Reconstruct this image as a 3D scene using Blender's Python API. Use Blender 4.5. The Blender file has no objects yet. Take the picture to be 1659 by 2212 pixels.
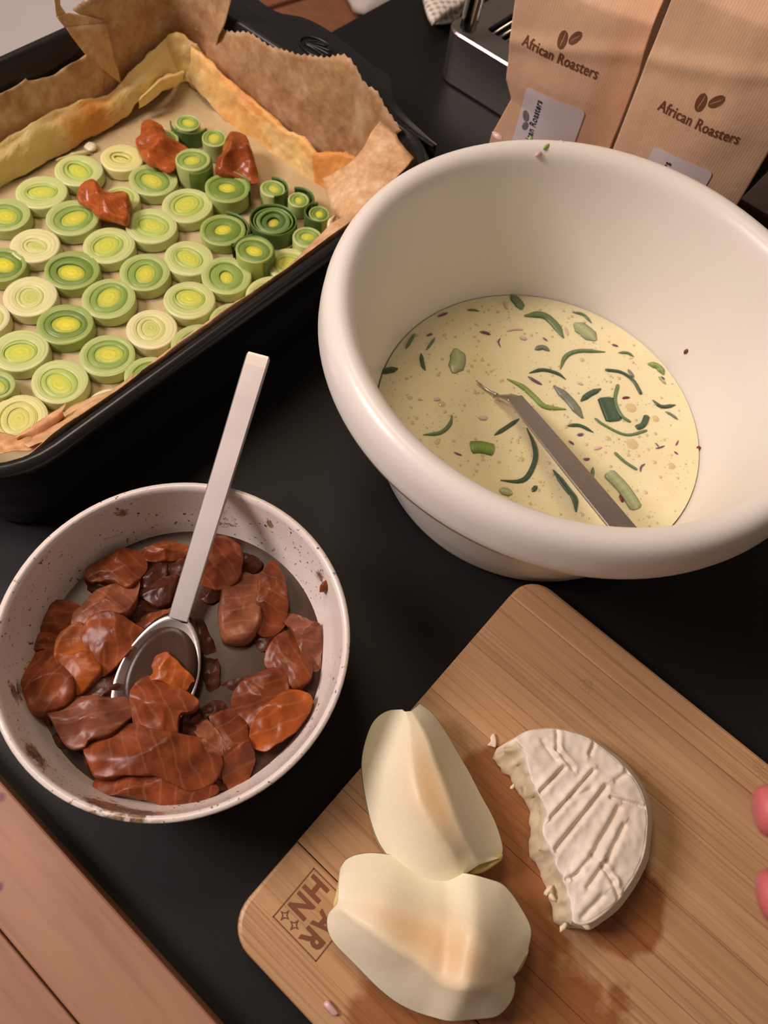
import bpy, bmesh, math, random
import numpy as np
from mathutils import Vector, Matrix, noise

random.seed(7)
S = bpy.context.scene
COL = S.collection
PI = math.pi

# ------------------------------------------------------------------ camera
W, H = 1659.0, 2212.0
CAM_Z, TILT, ROLL, FPX, YAW = 0.44, math.radians(61.595), math.radians(12.156), 1654.7, math.radians(30.5)
_f = Vector((0, math.cos(TILT), -math.sin(TILT)))
_r = Vector((1, 0, 0)); _u = _r.cross(_f)
_R = math.cos(ROLL) * _r + math.sin(ROLL) * _u
_U = -math.sin(ROLL) * _r + math.cos(ROLL) * _u
_rz = Matrix.Rotation(YAW, 3, 'Z')
FW, RT, UP = _rz @ _f, _rz @ _R, _rz @ _U
CAM = Vector((0, 0, CAM_Z))
cd = bpy.data.cameras.new('camera'); cam = bpy.data.objects.new('camera', cd); COL.objects.link(cam)
m3 = Matrix((RT, UP, -FW)).transposed()
cam.matrix_world = Matrix.Translation(CAM) @ m3.to_4x4()
cd.sensor_fit = 'HORIZONTAL'; cd.sensor_width = 36.0; cd.lens = FPX / W * 36.0
cd.clip_start = 0.01; cd.clip_end = 50
cd.dof.use_dof = True; cd.dof.focus_distance = 0.43; cd.dof.aperture_fstop = 13.0
S.camera = cam

# ------------------------------------------------------------------ light
world = bpy.data.worlds.new('world'); S.world = world; world.use_nodes = True
bg = world.node_tree.nodes['Background']; bg.inputs[0].default_value = (1.0, 0.80, 0.66, 1); bg.inputs[1].default_value = 0.13
def area(name, loc, target, size, power, color):
    l = bpy.data.lights.new(name, 'AREA'); l.shape = 'DISK'; l.size = size; l.energy = power; l.color = color
    o = bpy.data.objects.new(name, l); COL.objects.link(o); o.location = loc
    o.rotation_euler = (Vector(target) - Vector(loc)).to_track_quat('-Z', 'Y').to_euler()
    return o
area('ceiling_lamp', (-0.80, 0.35, 1.45), (-0.25, 0.22, 0), 0.5, 7.5, (1.0, 0.78, 0.56))
area('kitchen_lamp', (-0.98, -0.50, 1.05), (-0.08, 0.12, 0), 0.5, 18.0, (1.0, 0.835, 0.81))
area('floor_fill_light', (-2.1, 1.1, 1.3), (-1.9, 1.1, -0.75), 0.4, 3.2, (1.0, 0.84, 0.78)).data.spread = math.radians(100)  # added fill without a real fixture, brightens the floor beyond the table
S.view_settings.view_transform = 'Standard'; S.view_settings.look = 'None'
S.view_settings.gamma = 1.0; S.view_settings.use_curve_mapping = False
S.view_settings.exposure = 0.0

# ------------------------------------------------------------------ helpers
def ray(x, y):
    return FW + RT * ((x - W / 2) / FPX) - UP * ((y - H / 2) / FPX)
def at(x, y, z):                       # the point at height z seen at picture position x, y
    d = ray(x, y); return CAM + d * ((z - CAM_Z) / d.z)
def on_x(x, y, X):
    d = ray(x, y); return CAM + d * (X / d.x)
def on_y(x, y, Y):
    d = ray(x, y); return CAM + d * (Y / d.y)
def crop(ox, oy, s):                   # turns a position in an enlarged crop of the photograph into a picture position
    return lambda p: (ox + p[0] / s, oy + p[1] / s)

def lin(c):
    c = c / 255.0
    return c / 12.92 if c <= 0.04045 else ((c + 0.055) / 1.055) ** 2.4
def rgb(r, g, b): return (lin(r), lin(g), lin(b), 1.0)

class NT:
    """a small wrapper round a material's node tree"""
    def __init__(self, name):
        self.m = bpy.data.materials.new(name); self.m.use_nodes = True
        self.t = self.m.node_tree; self.p = self.t.nodes['Principled BSDF']
    def n(self, kind, **kw):
        nd = self.t.nodes.new('ShaderNode' + kind)
        for k, v in kw.items():
            if k in nd.inputs: nd.inputs[k].default_value = v
            else: setattr(nd, k, v)
        return nd
    def l(self, a, b): self.t.links.new(a, b)
    def coord(self, kind='Object', scale=(1, 1, 1), rot=(0, 0, 0), loc=(0, 0, 0)):
        tc = self.n('TexCoord'); mp = self.n('Mapping')
        mp.inputs['Scale'].default_value = scale; mp.inputs['Rotation'].default_value = rot; mp.inputs['Location'].default_value = loc
        self.l(tc.outputs[kind], mp.inputs[0]); return mp.outputs[0]
    def noise(self, co, scale, detail=4, rough=0.55, dist=0.0):
        nd = self.n('TexNoise'); nd.inputs['Scale'].default_value = scale; nd.inputs['Detail'].default_value = detail
        nd.inputs['Roughness'].default_value = rough; nd.inputs['Distortion'].default_value = dist
        self.l(co, nd.inputs['Vector']); return nd.outputs['Fac']
    def ramp(self, fac, stops):
        nd = self.n('ValToRGB'); e = nd.color_ramp.elements
        while len(e) < len(stops): e.new(0.5)
        for el, (pos, c) in zip(e, stops):
            el.position = pos; el.color = c if len(c) == 4 else (*c, 1)
        self.l(fac, nd.inputs[0]); return nd.outputs[0]
    def mix(self, fac, a, b, blend='MIX'):
        nd = self.n('Mix', data_type='RGBA', blend_type=blend)
        for s, v in ((0, fac), (6, a), (7, b)):
            if isinstance(v, (int, float)): nd.inputs[s].default_value = v
            elif isinstance(v, tuple): nd.inputs[s].default_value = v
            else: self.l(v, nd.inputs[s])
        return nd.outputs[2]
    def math(self, op, a, b=0.0, c=None):
        nd = self.n('Math', operation=op)
        for i, v in enumerate((a, b) if c is None else (a, b, c)):
            if isinstance(v, (int, float)): nd.inputs[i].default_value = v
            else: self.l(v, nd.inputs[i])
        return nd.outputs[0]
    def near(self, co, pt, r, soft):   # 1 inside radius r of pt, 0 outside
        d = self.n('VectorMath', operation='DISTANCE'); self.l(co, d.inputs[0]); d.inputs[1].default_value = pt
        mr = self.n('MapRange'); mr.inputs['From Min'].default_value = r + soft; mr.inputs['From Max'].default_value = r
        self.l(d.outputs['Value'], mr.inputs['Value']); return mr.outputs[0]
    def attr(self, name='col'):
        a = self.n('Attribute'); a.attribute_name = name; return a.outputs['Color']
    def base(self, c):
        if isinstance(c, tuple): self.p.inputs['Base Color'].default_value = c
        else: self.l(c, self.p.inputs['Base Color'])
    def set(self, **kw):
        for k, v in kw.items():
            k = k.replace('_', ' ')
            if hasattr(v, 'is_output'): self.l(v, self.p.inputs[k])
            else: self.p.inputs[k].default_value = v
        return self
    def bump(self, h, strength=0.3, dist=0.001):
        b = self.n('Bump'); b.inputs['Strength'].default_value = strength; b.inputs['Distance'].default_value = dist
        self.l(h, b.inputs['Height']); self.l(b.outputs[0], self.p.inputs['Normal'])

def plain(name, c, rough=0.5, **kw):
    t = NT(name); t.base(c); t.set(Roughness=rough, **kw); return t.m
def speckled(name, c0, c1, scale, rough=0.5, bump=0.0, stretch=(1, 1, 1), **kw):
    t = NT(name); co = t.coord(scale=stretch); f = t.noise(co, scale, 5)
    t.base(t.ramp(f, [(0.3, c0), (0.7, c1)])); t.set(Roughness=rough, **kw)
    if bump: t.bump(f, bump)
    return t.m

def mesh_obj(name, verts, faces, mat, smooth=True, cols=None, origin=None):
    verts = [Vector(v) for v in verts]
    if origin is None:
        a = np.array([tuple(v) for v in verts]); lo, hi = a.min(0), a.max(0)
        origin = Vector(((lo[0] + hi[0]) / 2, (lo[1] + hi[1]) / 2, lo[2]))
    verts = [v - origin for v in verts]
    me = bpy.data.meshes.new(name); me.from_pydata([tuple(v) for v in verts], [], faces); me.update()
    if smooth: me.polygons.foreach_set('use_smooth', [True] * len(me.polygons))
    if cols is not None:
        a = me.color_attributes.new('col', 'FLOAT_COLOR', 'POINT')
        a.data.foreach_set('color', np.array(cols, dtype=np.float32).ravel())
    for m_ in (mat if isinstance(mat, (list, tuple)) else [mat]): me.materials.append(m_)
    o = bpy.data.objects.new(name, me); COL.objects.link(o)
    o.location = origin
    return o
def empty(name, loc, rz=0.0):
    o = bpy.data.objects.new(name, None); COL.objects.link(o); o.location = loc; o.rotation_euler = (0, 0, rz)
    o.empty_display_size = 0.02; return o
def tag(o, label, cat, group=None):
    o['label'] = label; o['category'] = cat
    if group: o['group'] = group
    return o
def child(name, verts, faces, mat, root, local=False, **kw):
    """a part of root; its vertices are given in world space, or in root's own space when local"""
    off = Vector((0, 0, 0)); r = root
    if not local:
        while r is not None: off += Vector(r.location); r = r.parent
    o = mesh_obj(name, [Vector(v) - off for v in verts], faces, mat, origin=Vector((0, 0, 0)), **kw)
    o.parent = root; return o

def resample(pts, n, closed=False, smooth=True):
    P = [Vector(p) for p in pts]
    if closed: P = P + [P[0]]
    if smooth and len(P) > 2:
        Q = []; m = len(P)
        for i in range(m - 1):
            p0 = P[i - 1] if i > 0 else (P[-2] if closed else P[0] * 2 - P[1])
            p3 = P[i + 2] if i + 2 < m else (P[1] if closed else P[-1] * 2 - P[-2])
            p1, p2 = P[i], P[i + 1]
            for k in range(8):
                t = k / 8
                Q.append(0.5 * ((2 * p1) + (p2 - p0) * t + (2 * p0 - 5 * p1 + 4 * p2 - p3) * t * t + (3 * p1 - p0 - 3 * p2 + p3) * t ** 3))
        Q.append(P[-1]); P = Q
    d = [0.0]
    for a, b in zip(P, P[1:]): d.append(d[-1] + (b - a).length)
    L = d[-1]; out = []; j = 0
    cnt = n if closed else n - 1
    for i in range(n):
        s = L * i / cnt
        while j < len(d) - 2 and d[j + 1] < s: j += 1
        t = (s - d[j]) / max(d[j + 1] - d[j], 1e-9)
        out.append(P[j].lerp(P[j + 1], min(t, 1)))
    return out
def grid_faces(nu, nv, cu=False, off=0):
    """nu rows of nv points; cu closes each row"""
    F = []
    for i in range(nu - 1):
        for j in range(nv if cu else nv - 1):
            k = (j + 1) % nv
            F.append((off + i * nv + j, off + i * nv + k, off + (i + 1) * nv + k, off + (i + 1) * nv + j))
    return F
def loft_pts(lines, n, across=4, closed=False, smooth=True, smooth_across=True):
    R = [resample(l, n, closed, smooth) for l in lines]
    if across > 1:
        C = [resample([r[j] for r in R], (len(R) - 1) * across + 1, False, smooth_across) for j in range(n)]
        R = [[C[j][i] for j in range(n)] for i in range((len(R) - 1) * across + 1)]
    return R
def jitter(v, amp, freq, seed=0.0):
    q = Vector(v) * freq + Vector((seed, seed * 1.7, -seed))
    return Vector(v) + Vector((noise.noise(q), noise.noise(q + Vector((31, 7, 3))), noise.noise(q + Vector((5, 41, 19))))) * amp
def solidify(o, t, off=0.0):
    md = o.modifiers.new('thickness', 'SOLIDIFY'); md.thickness = t; md.offset = off; return o

def lathe(profile, n, warp=None):
    """profile of (r, z); warp(r, z, angle) -> r"""
    V = []; F = []
    for r, z in profile:
        for k in range(n):
            a = 2 * PI * k / n; rr = warp(r, z, a) if warp else r
            V.append(Vector((rr * math.cos(a), rr * math.sin(a), z)))
    F = grid_faces(len(profile), n, True)
    return V, F
def tube_vf(pts, rad, n=10, flat=1.0, up=Vector((0, 0, 1)), cap=True):
    """tube along pts; rad a number or list; flat squashes it along `up`"""
    V = []; F = []; m = len(pts); pts = [Vector(p) for p in pts]
    for i, p in enumerate(pts):
        t = (pts[min(i + 1, m - 1)] - pts[max(i - 1, 0)]).normalized()
        s = t.cross(up)
        s = s.normalized() if s.length > 1e-6 else Vector((1, 0, 0))
        u = s.cross(t).normalized(); r = rad[i] if isinstance(rad, (list, tuple)) else rad
        for k in range(n):
            a = 2 * PI * k / n
            V.append(p + s * (r * math.cos(a)) + u * (r * flat * math.sin(a)))
    F = grid_faces(m, n, True)
    if cap:
        F.append(tuple(range(n - 1, -1, -1))); F.append(tuple(range((m - 1) * n, m * n)))
    return V, F
def merge(*vfs):
    V = []; F = []
    for v, f in vfs:
        o = len(V); V += list(v); F += [tuple(i + o for i in q) for q in f]
    return V, F
def prism_vf(outline, z0, z1, bevel=0.0, top=None):
    """solid over an xy outline with a small bevel on its top and bottom edge"""
    n = len(outline); c = sum((Vector((p[0], p[1], 0)) for p in outline), Vector()) / n
    def ring(inset, z):
        out = []
        for i in range(n):
            a, p, b = (Vector((q[0], q[1], 0)) for q in (outline[i - 1], outline[i], outline[(i + 1) % n]))
            e1 = (p - a); e2 = (b - p)
            e1 = e1.normalized() if e1.length > 1e-9 else e2.normalized(); e2 = e2.normalized() if e2.length > 1e-9 else e1
            nn = Vector((-e1.y - e2.y, e1.x + e2.x, 0))
            nn = nn.normalized() if nn.length > 1e-6 else Vector((0, 0, 0))
            q = p + nn * inset; out.append(Vector((q.x, q.y, z)))
        return out
    rows = [ring(bevel, z0), ring(0, z0 + bevel), ring(0, z1 - bevel), ring(bevel * 0.3, z1 - bevel * 0.3), ring(bevel, z1)] if bevel else [ring(0, z0), ring(0, z1)]
    V = [v for r in rows for v in r]; F = grid_faces(len(rows), n, True)
    F.append(tuple(range(n - 1, -1, -1))); F.append(tuple(range((len(rows) - 1) * n, len(rows) * n)))
    return V, F
def box_vf(x0, x1, y0, y1, z0, z1, bevel=0.0):
    return prism_vf([(x0, y0), (x1, y0), (x1, y1), (x0, y1)], z0, z1, bevel)
def round_rect(x0, x1, y0, y1, r, n=8, corners=(1, 1, 1, 1)):
    P = []
    for k, (cx, cy, a0) in enumerate(((x1 - r, y0 + r, -PI / 2), (x1 - r, y1 - r, 0), (x0 + r, y1 - r, PI / 2), (x0 + r, y0 + r, PI))):
        if corners[k]:
            for i in range(n + 1):
                a = a0 + PI / 2 * i / n; P.append((cx + r * math.cos(a), cy + r * math.sin(a)))
        else:
            P.append(((x1, y0), (x1, y1), (x0, y1), (x0, y0))[k])
    return P
def lump_vf(outline, z0, h, p=2.4, rings=9, nang=40, amp=0.0012, freq=130, seed=0.0, under=0.45, ridge=0.0, facets=0, grow=1.0):
    """a rounded, lumpy solid whose plan is the given xy outline; facets adds that many random flat cuts"""
    O = resample([Vector((q[0], q[1], 0)) for q in outline], nang, True, True)
    c = sum(O, Vector()) / nang; V = []
    O = [c + (o - c) * grow for o in O]
    rad = sum((o - c).length for o in O) / nang; rd = random.Random(int(seed * 100) + 5)
    cuts = []
    for k in range(facets):
        a = 2 * PI * (k + rd.uniform(-.3, .3)) / facets; cuts.append((math.cos(a), math.sin(a), rd.uniform(0.10, 0.9) * h / rad, rd.uniform(0.72, 1.0) * h))
    def hgt(s): return (1 - s ** p) ** (1 / p) if s < 1 else 0.0
    for k in range(rings + 1):
        s = math.cos(PI / 2 * k / rings)
        for o in O:
            q = c.lerp(o, s); z = h * hgt(s)
            for ca, sa, sl, top in cuts: z = min(z, max(0.0, top - sl * ((q.x - c.x) * ca + (q.y - c.y) * sa)))
            v = Vector((q.x, q.y, z0 + z))
            rn = noise.noise(v * (0.9 / max(rad, .004)) + Vector((seed, seed, 3)))
            v.z += h * 0.35 * (abs(rn) * -2 + 0.45) * (1 - s ** 3) * (1 + ridge)
            V.append(jitter(v, amp, freq, seed))
    nb = 3
    low = []
    for k in range(1, nb + 1):
        s = math.cos(PI / 2 * k / nb * 0.98)
        for o in O:
            q = c.lerp(o, s); low.append(Vector((q.x, q.y, z0 - h * under * math.sin(PI / 2 * k / nb))))
    rows = [low[(nb - 1 - i) * nang:(nb - i) * nang] for i in range(nb)]
    allv = [v for r in rows for v in r] + V
    F = grid_faces(nb + rings + 1, nang, True)
    F.append(tuple(range(nang - 1, -1, -1)))
    return allv, F
def ribbon_vf(pts, width, thick, n=22, seg=8, taper=True):
    """a lying strip: flat oval section along a curve"""
    L = resample(pts, n); R = []
    for i in range(n):
        t = i / (n - 1); w = width / 2
        if taper: w *= max(0.22, min(1.0, 3.2 * min(t, 1 - t) + 0.22))
        else: w *= min(1.0, 8 * min(t, 1 - t) + 0.6)
        R.append(w)
    return tube_vf(L, R, seg, thick / width)

# ------------------------------------------------------------------ materials
T = NT('black_table'); co = T.coord(); f = T.noise(co, 900, 3)
T.base(T.ramp(f, [(0.35, rgb(24, 23, 23)), (0.7, rgb(31, 30, 30))])); T.set(Roughness=0.5, Specular_IOR_Level=0.22); T.bump(f, 0.05, 0.0003); M_TABLE = T.m
T = NT('dish_enamel'); co = T.coord(); f = T.noise(co, 400, 3)
T.base(T.ramp(f, [(0.3, rgb(26, 25, 26)), (0.75, rgb(34, 33, 34))])); T.set(Roughness=0.28, Specular_IOR_Level=0.5); M_DISH = T.m
M_FLOOR = speckled('floor_vinyl', rgb(238, 228, 226), rgb(244, 234, 232), 3, 0.6)

def wood(name, dark, light, line, axis_scale=(4, 90, 40), fine=(8, 420, 200), rough=0.45, tone=0.5):
    t = NT(name); co = t.coord(scale=axis_scale); a = t.noise(co, 1.0, 5, 0.6, 0.6)
    c2 = t.coord(scale=fine); b = t.noise(c2, 1.0, 3, 0.6)
    info = t.n('ObjectInfo').outputs['Random']
    base = t.ramp(a, [(0.25, dark), (0.75, light)])
    lines = t.ramp(b, [(0.30, line), (0.48, (1, 1, 1, 1))])
    c = t.mix(0.55, base, lines, 'MULTIPLY')
    hv = t.n('HueSaturation'); t.l(c, hv.inputs['Color'])
    t.l(t.math('MULTIPLY_ADD', info, 0.30, 0.86), hv.inputs['Value']); return t, hv.outputs[0], a, b
T, c, a, b = wood('bamboo', rgb(172, 132, 92), rgb(198, 158, 116), rgb(176, 136, 100), (3, 130, 40), (6, 700, 200))
co = T.coord('Generated')
wco = T.n('NewGeometry').outputs['Position']
# damp patches and shade round cheese and pears, darkened together in the colour
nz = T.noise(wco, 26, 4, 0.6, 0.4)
wet = None  # mask for the damp wood and the painted-in shade
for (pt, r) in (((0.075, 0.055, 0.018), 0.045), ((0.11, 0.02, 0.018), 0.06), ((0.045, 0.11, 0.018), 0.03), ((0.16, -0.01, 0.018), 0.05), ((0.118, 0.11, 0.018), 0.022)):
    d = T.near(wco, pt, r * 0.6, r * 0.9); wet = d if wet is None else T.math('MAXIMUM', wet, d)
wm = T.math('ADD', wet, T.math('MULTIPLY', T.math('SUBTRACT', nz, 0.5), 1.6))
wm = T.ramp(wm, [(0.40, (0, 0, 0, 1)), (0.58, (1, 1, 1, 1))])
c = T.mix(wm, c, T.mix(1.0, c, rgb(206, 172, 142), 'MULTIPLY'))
nd_ = None
for (x, y, r) in ((1268, 1478, 0.006), (1645, 1655, 0.008), (1010, 1372, 0.004), (1395, 1672, 0.004)):
    q = at(x, y, 0.018); d = T.near(wco, (q.x, q.y, 0.018), r * 0.4, r * 0.8); nd_ = d if nd_ is None else T.math('MAXIMUM', nd_, d)
dn = T.noise(T.coord(scale=(500, 900, 1)), 1.0, 2); nm = T.ramp(T.math('ADD', T.math('MULTIPLY', nd_, 0.22), dn), [(0.66, (0, 0, 0, 1)), (0.74, (1, 1, 1, 1))])
c = T.mix(T.math('MULTIPLY', nm, 0.22), c, rgb(96, 60, 34))
# dark growth nodes of the cane
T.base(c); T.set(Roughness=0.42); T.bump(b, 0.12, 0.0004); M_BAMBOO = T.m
T, c, a, b = wood('pink_wood', rgb(144, 102, 78), rgb(166, 122, 95), rgb(222, 200, 184), (7, 40, 40), (10, 200, 200))
co = T.n('NewGeometry').outputs['Position']
st = T.near(co, tuple(at(-2, 1916, 0.018)), 0.0012, 0.0016); st2 = T.near(co, tuple(at(2, 1722, 0.018)), 0.0012, 0.002)
c = T.mix(T.math('MAXIMUM', st, st2), c, rgb(120, 60, 80)); T.base(c); T.set(Roughness=0.5); T.bump(a, 0.1, 0.0006); M_PINK = T.m
M_BURN = plain('burnt_mark', rgb(118, 68, 40), 0.6)
T = NT('white_plastic'); co = T.coord(); f = T.noise(co, 12, 3)
T.base(T.ramp(f, [(0.3, rgb(233, 228, 219)), (0.7, rgb(237, 232, 224))])); T.set(Roughness=0.32, Subsurface_Weight=0.15, Subsurface_Radius=(0.01, 0.007, 0.004), Subsurface_Scale=0.5); M_PLASTIC = T.m
T = NT('egg_mixture'); co = T.coord(); f = T.noise(co, 60, 5, 0.6)
T.base(T.ramp(f, [(0.3, rgb(244, 231, 184)), (0.7, rgb(248, 237, 196))])); T.set(Roughness=0.22, Subsurface_Weight=0.2, Subsurface_Scale=0.01); T.bump(T.noise(co, 160, 2), 0.12, 0.0008); M_EGG = T.m
M_BUBBLE = plain('egg_bubble', rgb(222, 202, 150), 0.12)
T = NT('leek'); T.base(T.attr()); T.set(Roughness=0.34, Subsurface_Weight=0.12, Subsurface_Scale=0.004, Subsurface_Radius=(0.6, 1.0, 0.3)); co = T.coord(); T.bump(T.noise(co, 700, 3), 0.15, 0.0004); M_LEEK = T.m
T = NT('leek_strip'); T.base(T.attr()); co = T.coord(); T.set(Roughness=0.3); T.bump(T.noise(co, 900, 2), 0.1, 0.0003); M_STRIP = T.m
T = NT('onion'); T.base(T.attr()); T.set(Roughness=0.3, Subsurface_Weight=0.1, Subsurface_Scale=0.002); M_ONION = T.m
T = NT('pastry'); co = T.coord(); a = T.noise(co, 35, 5, 0.6, 0.3); b = T.noise(co, 190, 4, 0.6); 
c = T.mix(0.12, T.attr(), T.ramp(a, [(0.3, rgb(205, 150, 80)), (0.65, rgb(246, 222, 168))]), 'OVERLAY')
T.base(c); T.set(Roughness=0.55); T.bump(T.math('ADD', a, T.math('MULTIPLY', b, 0.6)), 0.6, 0.002); M_PASTRY = T.m
T = NT('parchment'); co = T.coord(); a = T.noise(co, 28, 6, 0.65, 0.5); b = T.noise(co, 120, 5, 0.65)
g = T.ramp(T.math('MULTIPLY_ADD', b, 0.5, T.math('MULTIPLY', a, 0.6)), [(0.40, rgb(186, 142, 100)), (0.56, rgb(222, 182, 138)), (0.66, rgb(238, 208, 172))])
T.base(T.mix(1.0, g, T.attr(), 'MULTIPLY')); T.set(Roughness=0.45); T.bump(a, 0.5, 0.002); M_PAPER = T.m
def salmon_mat(name, c0, c1, line, bump=0.18, rough=0.33):
    t = NT(name); co = t.coord(); info = t.n('ObjectInfo').outputs['Random']
    rot = t.n('VectorRotate', rotation_type='Z_AXIS'); t.l(co, rot.inputs['Vector']); t.l(t.math('MULTIPLY', info, 6.28), rot.inputs['Angle'])
    w = t.n('TexWave', wave_type='BANDS'); w.inputs['Scale'].default_value = 42; w.inputs['Distortion'].default_value = 4.0
    w.inputs['Detail'].default_value = 2; w.inputs['Detail Scale'].default_value = 1.2; t.l(rot.outputs[0], w.inputs['Vector'])
    n1 = t.noise(co, 75, 4, 0.6); n2 = t.noise(co, 1600, 1); n3 = t.noise(co, 90, 3)
    base = t.ramp(n1, [(0.32, c0), (0.66, c1)])
    fat = t.ramp(w.outputs['Fac'], [(0.90, (0, 0, 0, 1)), (0.99, (1, 1, 1, 1))])
    c = t.mix(t.math('MULTIPLY', fat, 0.20), base, line)
    spk = t.ramp(n2, [(0.765, (0, 0, 0, 1)), (0.79, (1, 1, 1, 1))]); c = t.mix(t.math('MULTIPLY', spk, 0.7), c, rgb(48, 26, 14))
    hv = t.n('HueSaturation'); t.l(c, hv.inputs['Color']); t.l(t.math('MULTIPLY_ADD', info, 0.35, 0.82), hv.inputs['Value'])
    t.base(hv.outputs[0]); t.set(Roughness=rough, Subsurface_Weight=0.12, Subsurface_Scale=0.004, Specular_IOR_Level=0.24)
    t.bump(t.math('ADD', n3, t.math('MULTIPLY', w.outputs['Fac'], 0.12)), bump, 0.0012); return t.m
M_SALMON = salmon_mat('marinated_salmon', rgb(98, 46, 26), rgb(148, 76, 40), rgb(176, 116, 78))
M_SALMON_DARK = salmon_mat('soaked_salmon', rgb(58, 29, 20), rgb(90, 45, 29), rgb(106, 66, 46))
M_SALMON_PALE = salmon_mat('pale_salmon', rgb(112, 62, 42), rgb(154, 94, 66), rgb(182, 130, 98))
M_SALMON_ORANGE = salmon_mat('orange_salmon', rgb(140, 68, 28), rgb(184, 96, 38), rgb(204, 140, 84))
M_SALMON_DISH = salmon_mat('glazed_salmon', rgb(136, 66, 30), rgb(180, 94, 44), rgb(200, 126, 72), 0.45, 0.22)
T = NT('marinade'); co = T.coord(); f = T.noise(co, 60, 4)
T.base(T.ramp(f, [(0.3, rgb(58, 38, 29)), (0.7, rgb(74, 52, 43))])); T.set(Roughness=0.25, Specular_IOR_Level=0.22); T.bump(T.noise(co, 45, 2), 0.1, 0.001); M_MARINADE = T.m
T = NT('brushed_steel'); co = T.coord(scale=(4, 260, 260)); f = T.noise(co, 3, 3)
T.base(T.ramp(f, [(0.3, rgb(176, 168, 162)), (0.7, rgb(190, 182, 176))])); T.set(Metallic=1.0, Roughness=0.36); M_STEEL = T.m
T = NT('spoon_steel'); co = T.coord(); f = T.noise(co, 30, 3)
T.base(T.ramp(f, [(0.3, rgb(196, 188, 184)), (0.7, rgb(206, 198, 194))])); T.set(Metallic=1.0, Roughness=0.43); M_SPOON = T.m
M_CHROME = plain('chrome', rgb(200, 196, 190), 0.12, Metallic=1.0)
M_DARK = plain('dark_plastic', rgb(22, 20, 19), 0.5)
T = NT('kraft_paper'); co = T.coord(scale=(1, 1, 1)); w = T.n('TexWave', wave_type='BANDS', bands_direction='X'); w.inputs['Scale'].default_value = 165; w.inputs['Distortion'].default_value = 1.2; T.l(co, w.inputs['Vector'])
a = T.noise(T.coord(scale=(60, 60, 16)), 1, 4); a2 = T.noise(co, 500, 2)
c = T.ramp(a, [(0.3, rgb(210, 168, 134)), (0.7, rgb(222, 182, 146))]); c = T.mix(T.math('MULTIPLY', w.outputs['Fac'], 0.14), c, rgb(242, 210, 176))
T.base(c); T.set(Roughness=0.46, Specular_IOR_Level=0.4); T.bump(T.math('ADD', T.math('MULTIPLY', w.outputs['Fac'], 0.12), T.math('MULTIPLY', T.noise(co, 40, 4), 2.0)), 0.3, 0.0015); M_KRAFT = T.m
M_PRINT = plain('brown_print', rgb(112, 66, 42), 0.6)
M_BLACKPRINT = plain('black_print', rgb(40, 36, 40), 0.6)
M_GREYPRINT = plain('grey_print', rgb(120, 112, 112), 0.6)
M_STICKER = plain('sticker_paper', rgb(216, 202, 202), 0.45)
T = NT('check_cloth'); co = T.coord(rot=(0, 0, 0.5)); 
w1 = T.n('TexWave', wave_type='BANDS', bands_direction='X'); w1.inputs['Scale'].default_value = 45; w2 = T.n('TexWave', wave_type='BANDS', bands_direction='Y'); w2.inputs['Scale'].default_value = 45
T.l(co, w1.inputs[0]); T.l(co, w2.inputs[0])
ck = T.math('MULTIPLY', T.math('ADD', w1.outputs['Fac'], w2.outputs['Fac']), 0.5)
T.base(T.ramp(ck, [(0.15, rgb(168, 156, 146)), (0.6, rgb(232, 222, 210))])); T.set(Roughness=0.9); T.bump(T.noise(co, 600, 2), 0.4, 0.001); M_CLOTH = T.m
M_PEAR = None
T = NT('pear_flesh'); co = T.coord(); a = T.noise(co, 40, 4); b = T.noise(co, 500, 3)
c = T.mix(0.12, T.attr(), T.ramp(b, [(0.3, rgb(210, 190, 150)), (0.7, rgb(255, 246, 224))]), 'MULTIPLY')
T.base(c); T.set(Roughness=0.42, Specular_IOR_Level=0.3, Subsurface_Weight=0.12, Subsurface_Scale=0.006); T.bump(T.math('ADD', T.math('MULTIPLY', a, 1.5), T.math('MULTIPLY', b, 0.4)), 0.12, 0.0012); M_PEAR = T.m
M_PEARSKIN = speckled('pear_skin', rgb(206, 184, 108), rgb(228, 210, 146), 260, 0.45, 0.1)
T = NT('cheese_rind'); co = T.coord(); a = T.noise(co, 60, 5, 0.6); b = T.noise(co, 420, 4)
T.base(T.mix(0.45, T.attr(), T.ramp(a, [(0.3, rgb(232, 216, 192)), (0.6, rgb(248, 240, 230))]), 'MULTIPLY')); T.set(Roughness=0.62, Subsurface_Weight=0.1, Subsurface_Scale=0.004); T.bump(T.math('ADD', a, T.math('MULTIPLY', b, 0.3)), 0.22, 0.0012); M_RIND = T.m
T = NT('skin'); co = T.coord(); f = T.noise(co, 90, 4)
T.base(T.ramp(f, [(0.3, rgb(206, 136, 118)), (0.7, rgb(216, 150, 130))])); SKIN_T, SKIN_C = T, T.p.inputs['Base Color'].links[0].from_socket; T.set(Roughness=0.45, Subsurface_Weight=0.2, Subsurface_Scale=0.006, Subsurface_Radius=(1, 0.35, 0.2)); M_SKIN = T.m
M_STOOL = speckled('stool_wood', rgb(132, 82, 54), rgb(156, 100, 66), 30, 0.5, 0, (1, 8, 8))
M_FLUFF = speckled('white_fabric', rgb(206, 196, 192), rgb(228, 218, 214), 300, 0.95, 0.5)

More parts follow.
